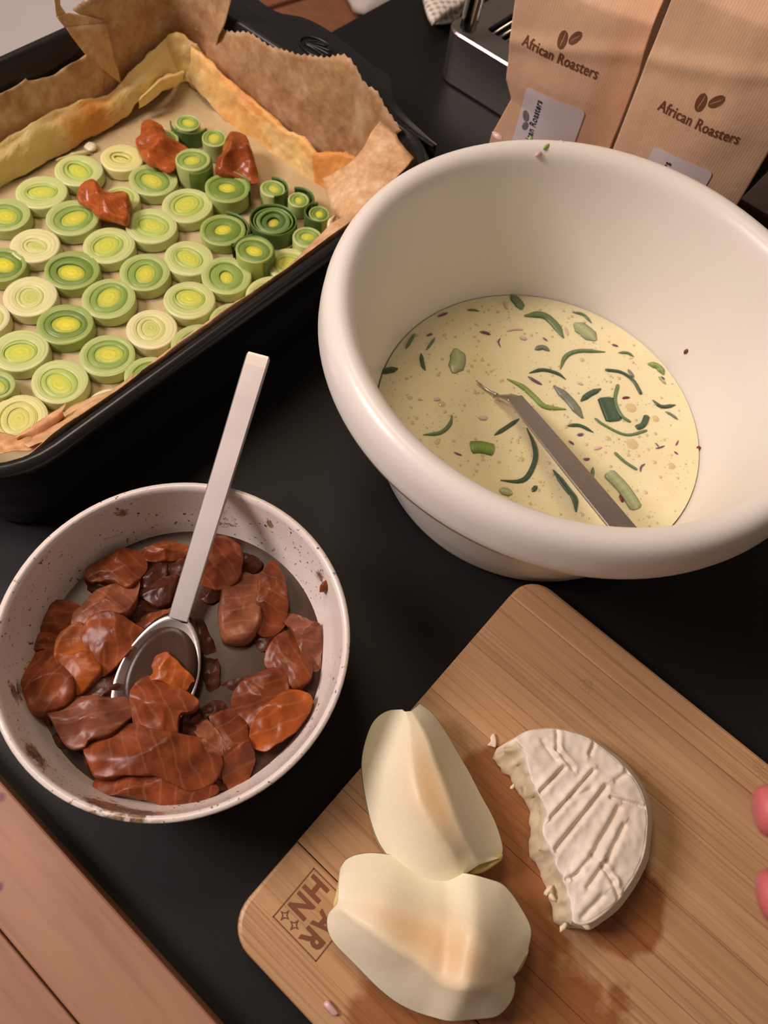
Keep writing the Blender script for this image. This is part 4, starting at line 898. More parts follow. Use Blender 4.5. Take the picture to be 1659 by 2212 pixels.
GD, GM, GB, GP, GG = K(76, 102, 78), K(116, 142, 96), K(142, 170, 86), K(182, 194, 144), K(130, 138, 122)
STRIPS = [
 ([(610, 72), (640, 100), (655, 130)], 34, GM, 'folded green leek piece standing at the far edge of the egg mixture'),
 ([(665, 155), (740, 152), (790, 190), (825, 245)], 30, GM, 'arched green leek strip in the far half of the mixture'),
 ([(868, 185), (910, 215), (957, 255)], 56, GP, 'translucent diamond of leek right of the arched strip'),
 ([(860, 140), (905, 150), (940, 185)], 12, GM, 'thin leek sliver behind the translucent diamond'),
 ([(376, 388), (395, 335), (385, 288)], 52, GP, 'pale green leaf-shaped leek piece in the left half of the mixture'),
 ([(72, 385), (110, 378), (150, 370)], 24, GD, 'dark leek strip touching the left wall of the mixing bowl'),
 ([(245, 308), (250, 350), (262, 378)], 14, GD, 'short dark leek strip left of the pale leaf-shaped piece'),
 ([(218, 228), (200, 260), (182, 290)], 11, GM, 'slim leek strip along the far left wall'),
 ([(708, 292), (740, 283), (768, 298)], 20, GG, 'small dark leek flap in the middle of the far half'),
 ([(812, 372), (835, 320), (890, 298), (995, 302)], 16, GM, 'long bent leek strip right of centre, behind the fork'),
 ([(685, 388), (740, 375), (800, 390), (835, 415)], 14, GD, 'curved dark leek strip just behind the fork neck'),
 ([(595, 412), (660, 445), (710, 490), (750, 525), (835, 536)], 20, GB, 'bright green curved strip passing behind the fork handle'),
 ([(785, 440), (850, 500), (903, 572)], 32, GG, 'grey green wide leek strip beside the fork handle'),
 ([(895, 503), (930, 475), (978, 452)], 20, GD, 'spindle-shaped dark leek strip right of the grey one'),
 ([(995, 488), (1012, 535), (1032, 585)], 56, GD, 'dark ribbed leek block in the right half'),
 ([(1047, 435), (1035, 500), (1060, 560), (1098, 588)], 12, GM, 'thin leek strip curving round the ribbed block'),
 ([(995, 375), (1060, 385), (1110, 420), (1142, 475)], 13, GD, 'long thin leek strip behind the ribbed block'),
 ([(1088, 373), (1100, 390), (1112, 407)], 12, GG, 'stub of leek at the right, on top of the long thin strip'),
 ([(1048, 305), (1085, 306), (1112, 322)], 11, GM, 'thin leek strip near the right wall, upper side'),
 ([(1168, 350), (1210, 362), (1234, 395)], 26, GB, 'bright green leek piece at the right wall'),
 ([(1212, 402), (1228, 418), (1242, 434)], 10, GP, 'faint leek bit below the bright piece at the right wall'),
 ([(1188, 498), (1225, 525), (1282, 518)], 14, GD, 'hooked dark leek strip at the right wall'),
 ([(1240, 545), (1265, 558), (1292, 578)], 10, GG, 'faint leek strip beneath the hooked one at the right'),
 ([(1122, 612), (1150, 598), (1166, 562)], 20, GD, 'dark triangular leek piece right of the ribbed block'),
 ([(953, 572), (990, 600), (1080, 640), (1165, 622)], 10, GM, 'long pale arc of leek beneath the ribbed block'),
 ([(836, 604), (890, 602), (947, 630)], 13, GD, 'short arched leek strip right of the fork handle'),
 ([(543, 642), (600, 605), (645, 574)], 14, GD, 'straight dark leek strip left of the fork handle'),
 ([(252, 640), (320, 632), (360, 600), (372, 560)], 13, GM, 'curved leek strip in the left front of the mixture'),
 ([(446, 692), (490, 690), (542, 703)], 44, GB, 'bright green leek wedge left of the fork handle'),
 ([(675, 612), (705, 680), (710, 740), (680, 808), (640, 830), (568, 825)], 16, GD, 'longest hooked dark leek strip, left of the fork handle'),
 ([(783, 783), (840, 860), (870, 900), (876, 955)], 20, GD, 'dark leek strip running beside the lower fork handle'),
 ([(946, 772), (943, 800), (938, 835)], 12, GM, 'short leek strip right of the lower fork handle'),
 ([(1006, 793), (1070, 860), (1124, 942)], 44, GP, 'large pale green leek piece near the front wall'),
 ([(1033, 712), (1075, 750), (1124, 782)], 11, GM, 'thin leek strip behind the large pale piece'),
 ([(563, 865), (590, 872), (618, 880)], 26, GP, 'pale leek piece at the front edge of the mixture'),
 ([(433, 132), (458, 131), (482, 136)], 9, GM, 'thin leek sliver at the far wall, left side'),
 ([(265, 295), (285, 268), (302, 243)], 9, GM, 'thin leek sliver between the left strips'),
 ([(1033, 948), (1058, 968), (1080, 995)], 18, GM, 'leek strip at the front wall, right of the fork handle'),
 ([(698, 872), (708, 858), (718, 848)], 14, GD, 'tiny dark leek bit near the front wall'),
]
LG = 'leek strips in the egg mixture'
for i, (px, w, c, lab) in enumerate(STRIPS):
    P = [at(*Z6(p), LZ + 0.0004) for p in px]; wd = w / 1.887 / 3800 * 1.5
    V, F = ribbon_vf(P, wd, min(0.0022, 0.35 * wd + 0.0005), taper=not ('block' in lab or 'wedge' in lab or 'large pale' in lab)); C = []
    for j, v in enumerate(V):
        k = j % 8; t = abs(math.cos(2 * PI * k / 8)); s = 0.85 + 0.2 * noise.noise(Vector((j * 0.13, i, 0)))
        edge = tuple(x * 0.55 for x in c); C.append((*[max(0, (a * (1 - t) + b * t)) * s * 1.25 for a, b in zip(c, edge)], 1))
    tag(mesh_obj('leek_strip', V, F, M_STRIP, cols=C), lab, 'leek', LG)
OP, OL, OD = K(108, 72, 104), K(206, 172, 168), K(110, 34, 52)
ONIONS = [
 ([(312, 158), (335, 150), (354, 142)], 14, OP, 'purple onion sliver at the far left of the mixture'),
 ([(484, 220), (505, 223), (528, 232)], 18, OP, 'purple onion sliver left of the arched leek strip'),
 ([(568, 245), (560, 262), (570, 284)], 8, OP, 'crescent of purple onion near the small dark flap'),
 ([(268, 236), (280, 232), (292, 228)], 13, OP, 'onion bit beside the slim far left strips'),
 ([(592, 218), (625, 210), (662, 212)], 12, OL, 'pale onion loop in the far half'),
 ([(645, 240), (660, 245), (676, 250)], 26, OL, 'faint pink onion square beneath the onion loop'),
 ([(680, 402), (708, 420), (738, 436)], 18, OP, 'two-toned purple onion wedge behind the fork neck'),
 ([(1064, 492), (1080, 488), (1096, 488)], 14, OD, 'dark red onion bit right of the ribbed leek block'),
 ([(1022, 272), (1035, 275), (1048, 280)], 13, OP, 'small purple onion bit near the far right wall'),
 ([(478, 568), (498, 572), (516, 570)], 24, OL, 'lilac onion flake left of the fork handle'),
 ([(880, 640), (892, 640), (906, 636)], 16, OP, 'purple onion bit under the short arched leek strip'),
 ([(846, 664), (858, 672), (868, 680)], 12, OP, 'purple onion bit touching the middle of the fork handle'),
 ([(948, 700), (966, 694), (982, 690)], 15, OL, 'lilac onion flake right of the fork handle'),
 ([(906, 738), (920, 740), (932, 736)], 14, OP, 'purple onion bit right of the fork handle, lower down'),
 ([(1055, 885), (1062, 902), (1068, 916)], 16, OD, 'dark onion bit by the large pale leek piece'),
 ([(1200, 672), (1208, 682), (1214, 690)], 7, OP, 'upper stroke of the crossed onion slivers on the right'),
 ([(1200, 696), (1218, 692), (1238, 684)], 8, OP, 'lower stroke of the crossed onion slivers on the right'),
 ([(1294, 662), (1288, 674), (1282, 684)], 7, OP, 'short upright onion sliver at the right'),
 ([(1276, 708), (1284, 714), (1292, 720)], 10, OP, 'tiny onion bit below the upright sliver'),
 ([(1138, 792), (1142, 770), (1158, 758)], 9, OP, 'curl of purple onion in the right front'),
 ([(378, 710), (395, 718), (412, 724)], 9, OP, 'onion sliver at the left front of the mixture'),
 ([(296, 498), (310, 494), (324, 496)], 20, OL, 'pinkish onion flake left of the fork tip'),
 ([(230, 494), (240, 496), (252, 498)], 8, OL, 'tiny onion bit at the left, behind the pinkish flake'),
 ([(584, 96), (590, 112), (598, 128)], 18, OL, 'pale onion flake beside the folded leek at the far edge'),
 ([(832, 200), (838, 218), (842, 236)], 14, OL, 'lilac onion flake between arched strip and diamond'),
 ([(740, 244), (750, 250), (760, 258)], 10, OP, 'tiny purple onion bit above the small dark flap'),
 ([(1222, 402), (1230, 408), (1238, 414)], 10, OP, 'tiny onion bit at the right wall by the bright leek'),
 ([(880, 425), (892, 430), (904, 436)], 16, OL, 'faint onion flake behind the grey leek strip'),
]
OG = 'onion bits in the egg mixture'
for i, (px, w, c, lab) in enumerate(ONIONS):
    P = [at(*Z6(p), LZ + 0.0004) for p in px]; wd = w / 1.887 / 3800
    V, F = ribbon_vf(P, wd, min(0.0016, 0.5 * wd), 10, 8); C = [(*[x * (1.3 - 0.5 * (j % 8 in (0, 4))) for x in c], 1) for j in range(len(V))]
    tag(mesh_obj('onion_bit', V, F, M_ONION, cols=C), lab, 'onion', OG)
def mrz(z):
    if z > 0.1335: return None
    pts = [(0.006, 0.06), (0.0065, 0.094), (0.011, 0.1015), (0.030, 0.107), (0.070, 0.115), (0.116, 0.1245), (0.128, 0.1268), (0.134, 0.1283)]
    for (a, ra), (b, rb) in zip(pts, pts[1:]):
        if z <= b: return ra + (rb - ra) * (z - a) / (b - a)
    return 0.128
for x, y, r, c, lab in ((1482, 760, 0.0022, OD, 'red onion bit stuck high on the right inner wall of the mixing bowl'), (1508, 971, 0.0030, OD, 'dark onion bit at the waterline on the right wall of the mixing bowl'), (1499, 1048, 0.0024, OL, 'pink onion ring bit on the right wall, below the dark one')):
    p = wallpt(MBX, MBY, mrz, x, y); tag(blob('onion_bit', p, r, M_ONION, c, (0.7, 0.7, 1), seed=x), lab, 'onion', 'onion bits on the bowl wall')
RZ = 0.1385
for x, y, r, c, st, lab, nm, cat in ((1163, 334, 0.0026, OL, (0.55, 1.1, 0.6), 'pink onion square on the far rim of the mixing bowl', 'onion_bit', 'onion'), (1075, 294, 0.0034, OL, (1.3, 0.6, 0.5), 'pale onion piece on the outer rim edge by the left coffee bag', 'onion_bit', 'onion'),
        (1146, 299, 0.0016, GB, (1, 1, 0.6), 'round green leek crumb on the far rim of the mixing bowl', 'leek_crumb', 'leek'), (1181, 316, 0.0024, GB, (0.5, 1.5, 0.4), 'slim yellow green leek crumb on the far rim of the mixing bowl', 'leek_crumb', 'leek'), (1215, 307, 0.0016, GP, (1.3, 0.5, 0.4), 'tiny pale leek crumb rightmost on the far rim', 'leek_crumb', 'leek')):
    z = RZ - 0.0006 - (0.0025 if y > 325 else 0.0) - (0.0015 if x < 1100 else 0); p = at(x, y, z); tag(blob(nm, p, r * 1.05, M_ONION, c, st, seed=x * 0.1), lab, cat)

# ------------------------------------------------------------------ fork standing in the mixture
fk = empty('fork', tuple(at(1200, 970, 0.06))); tag(fk, 'dark steel fork leaning in the egg mixture with its head half sunk', 'fork')
f0, f1 = at(1112, 860, 0.0475), at(1338, 1132, 0.084)
fd = (f1 - f0).normalized(); fs = fd.cross(Vector((0, 0, 1))).normalized(); fu = fs.cross(fd).normalized()
def strip_vf(cent, halfw, halft, sides, ups):
    V = []
    for c, w, t, s, u in zip(cent, halfw, halft, sides, ups):
        b = min(w, t) * 0.4
        for a, q in ((-w + b, -t), (w - b, -t), (w, -t + b), (w, t - b), (w - b, t), (-w + b, t), (-w, t - b), (-w, -t + b)): V.append(c + s * a + u * q)
    F = grid_faces(len(cent), 8, True); F.append(tuple(range(7, -1, -1))); m = len(cent) - 1; F.append(tuple(range(m * 8, m * 8 + 8)))
    return V, F
fl_ = (f1 - f0).length; ds = [0.0, 0.02, 0.05, 0.08, fl_ * 1.10]
V, F = strip_vf([f0 + fd * d for d in ds], [0.0052, 0.0058, 0.0064, 0.0068, 0.0070], [0.0011] * 5, [fs] * 5, [fu] * 5); child('handle', V, F, M_STEEL, fk, smooth=False)
h0 = at(1072, 856, 0.0385); h1 = at(1024, 828, 0.0355)
hs = Vector((-fd.y, fd.x, 0)).normalized()
if hs.dot(at(1090, 900, 0.04) - at(1072, 856, 0.04)) < 0: hs = -hs
pl = resample([f0 + fd * 0.002, f0.lerp(h0, 0.45) + Vector((0, 0, 0.001)), h0], 8)
V, F = strip_vf(pl, [0.0052, 0.005, 0.0046, 0.0042, 0.0038, 0.0034, 0.0030, 0.0024], [0.0011] * 8, [fs.lerp(hs * (1 if hs.dot(fs) > 0 else -1), k / 7).normalized() for k in range(8)], [Vector((0, 0, 1))] * 8); child('neck', V, F, M_STEEL, fk)
hd_ = (h1 - h0).normalized()
for k in range(4):
    o_ = hs * (-0.0058 + 0.0039 * k) + Vector((0, 0, -0.006 - 0.003 * k))
    if k == 0: o_ = Vector((0, 0, 0.0004)) - hs * 0.0010
    pts = resample([h0 + o_, h0.lerp(h1, 0.5) + o_ + Vector((0, 0, -0.0006)), h1 + o_ + Vector((0, 0, 0.0022 if k == 0 else -0.001))], 10)
    V, F = tube_vf(pts, [0.0014 - 0.0009 * (i / 9) for i in range(10)], 8); child('tine', V, F, M_STEEL, fk)

# ------------------------------------------------------------------ pear quarters on the board
Z2 = crop(480, 1220, 1.407)
def pear(label, lines, skin_lines, hump=None):
    """cut faces lofted between outlines given as (crop position, height); rounded skin below"""
    cx = sum((at(*Z2(p[:2]), 0.04) for l in lines for p in l), Vector()) / sum(len(l) for l in lines)
    root = empty('pear_quarter', (cx.x, cx.y, BT)); tag(root, label, 'pear', 'pear quarters on the board')
    L3 = [[at(*Z2(p[:2]), p[2]) for p in l] for l in lines]
    R = []; n = 60; tones = []
    RS = [resample(l, n, False, True) for l in L3]
    for k in range(len(RS) - 1):
        steps = 8
        for s in range(steps):
            t = s / steps; R.append([a.lerp(b, t) for a, b in zip(RS[k], RS[k + 1])]); tones.append((k + t) / (len(RS) - 1))
    R.append(RS[-1]); tones.append(1.0)
    V = []; C = []
    for r, tn in zip(R, tones):
        for j, v in enumerate(r):
            v = v.copy()
            if hump: hump(v)
            v = jitter(v, 0.0005, 60, 2); V.append(v)
            core = math.exp(-((tn - 0.5) / 0.20) ** 2) * math.exp(-((j / (n - 1) - 0.5) / 0.36) ** 2)
            a, b = K(242, 236, 210), K(226, 190, 142); C.append((*[p * (1 - core) + q * core for p, q in zip(a, b)], 1))
    fl2 = child('flesh', V, grid_faces(len(R), n), M_PEAR, root, cols=C)
    md = fl2.modifiers.new('soft', 'SMOOTH'); md.factor = 0.5; md.iterations = 1
    # skin: from the flesh rim round underneath to the board
    rim = [V[j] for j in range(n)] + [V[i * n + n - 1] for i in range(1, len(R) - 1)] + [V[(len(R) - 1) * n + j] for j in range(n - 1, -1, -1)] + [V[i * n] for i in range(len(R) - 2, 0, -1)]
    c = sum(rim, Vector()) / len(rim); rows = []
    for s, dz, f in ((1.0, 0.0, 0.0), (0.995, 0.25, 0), (0.975, 0.55, 0), (0.92, 0.82, 0), (0.82, 1.0, 0), (0.4, 1.0, 0), (0.02, 1.0, 0)):
        rows.append([Vector((c.x + (v.x - c.x) * s, c.y + (v.y - c.y) * s, v.z + (BT + 0.0006 - v.z) * dz)) for v in rim])
    VV = [v for r in rows for v in r]; child('peeled_side', VV, grid_faces(len(rows), len(rim), True), M_PEAR, root, cols=[(*K(240, 232, 198), 1)] * len(VV))
    for px, z, h in skin_lines:
        P = [at(*Z2(p), z) for p in px]; PV, PF = lump_vf([(p.x, p.y) for p in P], z, h, amp=0.0004, nang=28, rings=6, p=2.2, under=0.8); child('skin_patch', PV, PF, M_PEARSKIN, root)
    return root
zl, zr = 0.034, 0.062
pear('smaller upright pear quarter leaning on the wide one', [
    [(548, 441, .045), (500, 445, .037), (462, 472, .033), (440, 520, .031), (422, 600, .031), (430, 690, .031), (452, 785, .032), (492, 870, .034), (558, 934, .036), (640, 972, .037), (700, 966, .038)],
    [(556, 447, .047), (568, 490, .051), (572, 550, .056), (576, 610, .060), (586, 670, .062), (604, 735, .063), (640, 795, .062), (672, 840, .059), (700, 880, .054), (716, 920, .046), (722, 952, .039)],
    [(574, 445, .047), (600, 488, .051), (626, 540, .055), (648, 600, .058), (668, 650, .060), (686, 700, .061), (704, 748, .061), (724, 795, .059), (744, 840, .055), (766, 880, .049), (782, 910, .043)],
    [(600, 421, .042), (640, 452, .038), (682, 512, .034), (738, 608, .032), (788, 700, .032), (822, 764, .032), (842, 815, .032), (853, 862, .033), (848, 886, .034), (846, 888, .036), (840, 892, .038)]], [([(738, 944), (772, 905), (848, 876), (850, 896), (838, 908), (790, 934)], 0.0335, 0.005)])
def hump(v):
    a, b = at(*Z2((700, 1040)), 0.05), at(*Z2((662, 1290)), 0.05); d = (b - a); d.z = 0; d.normalize(); nn = Vector((-d.y, d.x, 0))
    if nn.dot(at(*Z2((800, 1150)), 0.05) - a) < 0: nn = -nn
    s = nn.dot(v - a); t = max(0, min(1, (s + 0.003) / 0.012)); t = t * t * (3 - 2 * t)
    fall = max(0, min(1, 1 - (s - 0.010) / 0.040))
    v.z += 0.0085 * t * fall - 0.0045 * math.exp(-((s + 0.012) / 0.016) ** 2)
pear('wide pear quarter with a scooped brownish core, nearest the burnt mark', [
    [(340, 1042, .040), (320, 1066, .034), (320, 1108, .031), (342, 1152, .030), (400, 1210, .030), (480, 1290, .030), (560, 1348, .030), (660, 1380, .031), (760, 1378, .032), (832, 1368, .033), (876, 1320, .034), (886, 1268, .037)],
    [(350, 1030, .042), (366, 1050, .046), (400, 1075, .050), (440, 1102, .054), (490, 1135, .057), (550, 1172, .059), (600, 1200, .060), (640, 1235, .060), (680, 1272, .058), (750, 1282, .054), (820, 1272, .047), (878, 1252, .040)],
    [(352, 1010, .043), (400, 1006, .047), (450, 1008, .050), (500, 1018, .053), (560, 1035, .055), (620, 1052, .056), (680, 1075, .057), (730, 1105, .057), (780, 1142, .055), (820, 1180, .051), (860, 1215, .046), (890, 1238, .041)],
    [(356, 925, .040), (376, 895, .038), (420, 878, .037), (475, 874, .037), (560, 890, .037), (650, 915, .037), (740, 940, .037), (800, 955, .036), (848, 975, .035), (895, 1028, .034), (936, 1105, .034), (926, 1180, .036)]], [([(336, 1040), (346, 990), (358, 940), (366, 960), (356, 1026)], 0.0355, 0.004), ([(878, 1246), (902, 1196), (928, 1164), (926, 1188), (902, 1232)], 0.0355, 0.004)], hump)

# ------------------------------------------------------------------ half a soft cheese
Z7 = crop(1000, 1540, 2.517)
ch = empty('cheese', tuple(at(*Z7((720, 640)), BT))); tag(ch, 'broken half wheel of white rind cheese with wrinkled top', 'cheese')
zb, zm, zt = BT + 0.0006, BT + 0.012, BT + 0.0255
arc_top = [(285, 140), (350, 98), (430, 90), (505, 88), (610, 112), (690, 142), (770, 200), (855, 272), (925, 350), (975, 440), (1003, 560), (996, 680), (980, 780), (935, 880), (880, 965), (820, 1045), (745, 1105), (690, 1140), (640, 1150), (606, 1140)]
arc_mid = [(185, 192), (268, 140), (345, 100), (420, 84), (505, 82), (620, 104), (705, 136), (790, 195), (880, 265), (948, 345), (1002, 440), (1030, 560), (1022, 690), (1008, 795), (965, 895), (908, 988), (842, 1072), (765, 1132), (690, 1180), (640, 1174)]
arc_bot = [(170, 222), (262, 175), (345, 130), (420, 110), (505, 106), (612, 126), (696, 160), (775, 215), (860, 285), (925, 360), (978, 450), (1004, 560), (996, 690), (982, 790), (942, 885), (888, 975), (826, 1055), (752, 1115), (686, 1164), (620, 1170)]
cut_top = [(600, 1128), (585, 1060), (574, 1000), (556, 940), (540, 890), (512, 830), (490, 770), (462, 720), (440, 660), (436, 600), (452, 560), (448, 520), (430, 480), (396, 420), (370, 370), (360, 330), (352, 290), (338, 240), (318, 195), (292, 160)]
cut_bot = [(552, 1172), (500, 1140), (482, 1090), (478, 1040), (452, 960), (430, 890), (404, 830), (368, 782), (360, 720), (364, 640), (360, 590), (366, 545), (350, 500), (326, 470), (300, 430), (272, 392), (256, 350), (236, 335), (196, 290), (160, 244)]
NA, NC = 170, 120
def cz(l, z): return [at(*Z7(p), z) for p in l]
rows = []
def crow(arc, cut, za, zc, jit=0.0, seed=0.0):
    a = resample(cz(arc, za), NA); c_ = resample(cz(cut, zc), NC)
    return a + [jitter(v, jit, 260, seed) for v in c_]
mix = lambda A_, B_, t: [(a[0] * (1 - t) + b[0] * t, a[1] * (1 - t) + b[1] * t) for a, b in zip(A_, B_)]
rows.append(crow(arc_bot, cut_bot, zb, zb, 0.001, 1))
rows.append(crow(mix(arc_bot, arc_mid, 0.7), mix(cut_bot, cut_top, 0.1), BT + 0.005, BT + 0.005, 0.0022, 2))
rows.append(crow(arc_mid, mix(cut_bot, cut_top, 0.42), zm, BT + 0.010, 0.0026, 3))
rows.append(crow(mix(arc_mid, arc_top, 0.35), mix(cut_bot, cut_top, 0.62), BT + 0.0185, BT + 0.0155, 0.0028, 4))
rows.append(crow(mix(arc_mid, arc_top, 0.75), mix(cut_bot, cut_top, 0.82), BT + 0.0232, BT + 0.021, 0.0022, 5))
rows.append(crow(arc_top, cut_top, zt, BT + 0.0248, 0.0009, 6))
cen = sum(rows[-1], Vector()) / (NA + NC); tot = NA + NC
side_rows = [v for r in rows for v in r]
GRO = [((420, 430), (545, 300), 6, 1), ((478, 572), (705, 318), 6, 1), ((505, 742), (772, 402), 7, 1), ((600, 900), (700, 770), 7, .6), ((700, 770), (842, 520), 9, .9), ((676, 950), (780, 800), 7, .8), ((780, 800), (872, 616), 8, .8), ((800, 462), (1025, 522), 5, .9), ((750, 828), (812, 920), 6, .9), ((812, 920), (862, 1045), 6, .9),
       ((512, 86), (506, 200), 6, .9), ((506, 200), (592, 302), 6, .9), ((688, 228), (722, 140), 6, .8), ((828, 372), (912, 308), 7, .6), ((430, 150), (502, 255), 8, .5), ((650, 1110), (752, 1000), 9, .7), ((560, 905), (640, 870), 6, .5), ((880, 310), (920, 330), 6, .6), ((590, 460), (690, 420), 9, .4)]
GR = [(at(*Z7(a), zt), at(*Z7(b), zt), w / 2.517 / 4000 * 1.4, s) for a, b, w, s in GRO]
def groove(v):
    d = 0.0
    for a, b, w, s in GR:
        ab = Vector((b.x - a.x, b.y - a.y)); av = Vector((v.x - a.x, v.y - a.y)); t = max(0, min(1, av.dot(ab) / ab.length_squared))
        q = (av - ab * t); dist = q.length; sg = 1 if ab.x * av.y - ab.y * av.x > 0 else -1
        d += s * (-0.0022 * math.exp(-(dist / w) ** 2) + 0.0008 * math.exp(-((dist - 2.6 * w) / (1.8 * w)) ** 2) * (1.2 if sg > 0 else 0.5))
    return d
V = list(side_rows); NR = 80
for k in range(1, NR + 1):
    s = 1 - k / (NR + 1)
    for v in rows[-1]:
        w = cen.lerp(v, s); w.z = zt + 0.0016 * (1 - s * s) ** 0.7 + (-0.0006 if s > 0.985 else 0)
        w.z += groove(w) + 0.0009 * noise.noise(w * 95) + 0.0005 * noise.noise(w * 260); V.append(w)
V.append(Vector((cen.x, cen.y, zt + 0.0016)))
C = []; nr = len(rows)
for i, v in enumerate(V):
    r, j = divmod(i, tot)
    cut = j >= NA and r < nr - 1
    t = 0.5 + 0.5 * noise.noise(v * 120)
    a, b = (K(222, 208, 178), K(236, 224, 196)) if cut else (K(236, 224, 212), K(246, 238, 228))
    C.append((*[p * (1 - t) + q * t for p, q in zip(a, b)], 1))
F = grid_faces(nr + NR, tot, True); k = len(V) - 1; last = (nr + NR - 1) * tot
F += [(last + j, last + (j + 1) % tot, k) for j in range(tot)]; F.append(tuple(range(tot - 1, -1, -1)))
nside = (nr - 1) * tot
cutF = [f for i, f in enumerate(F) if i < nside and NA <= (i % tot) < tot - 1]; rindF = [f for i, f in enumerate(F) if not (i < nside and NA <= (i % tot) < tot - 1)]
child('rind', V, rindF, M_RIND, ch, cols=C)
child('paste', V, cutF, M_RIND, ch, cols=C)['label'] = 'broken creamy inside of the cheese'
for (x, y), r, st, sd in (((465, 965), .0035, (.5, 1.2, .6), 1), ((485, 1005), .003, (1, .6, .5), 2), ((455, 510), .0028, (1, .8, .8), 3), ((270, 400), .0022, (.5, 1, .5), 4), ((650, 1140), .004, (1.4, .5, .4), 5), ((425, 515), .0022, (1, 1, .8), 6), ((400, 450), .002, (1, 1, .8), 7), ((440, 700), .003, (.6, 1.2, .6), 8), ((545, 1165), .003, (.6, 1.0, .5), 9)):
    p = at(*Z7((x, y)), BT + 0.012 if sd not in (5,) else zt - .002); o = blob('flake', p, r * 0.75, M_RIND, K(236, 224, 200), st, sd, 2, 0.6); o.parent = ch; o.location = o.location - ch.location
P = [at(*Z7(q), BT + 0.001) for q in ((168, 108), (180, 140), (178, 190), (160, 188), (132, 178), (150, 158), (148, 130))]
V, F = lump_vf([(q.x, q.y) for q in P], BT + 0.0014, 0.0014, amp=0.0005, nang=24, rings=5); tag(mesh_obj('cheese_crumb', V, F, M_RIND, cols=[(*K(240, 228, 210), 1)] * len(V)), 'thin white cheese crumb on the board behind the broken cheese', 'cheese')
Z5 = crop(480, 1850, 5.184)
P = [at(*Z5(q), BT + 0.001) for q in ((1135, 1665), (1165, 1615), (1200, 1625), (1290, 1735), (1300, 1770), (1250, 1780), (1220, 1760))]
V, F = lump_vf([(q.x, q.y) for q in P], BT + 0.0012, 0.0018, amp=0.0002, nang=24, rings=5); tag(mesh_obj('onion_bit', V, F, M_ONION, cols=[(*K(214, 176, 178), 1)] * len(V)), 'pink onion bit lying alone near the front edge of the bamboo board', 'onion')

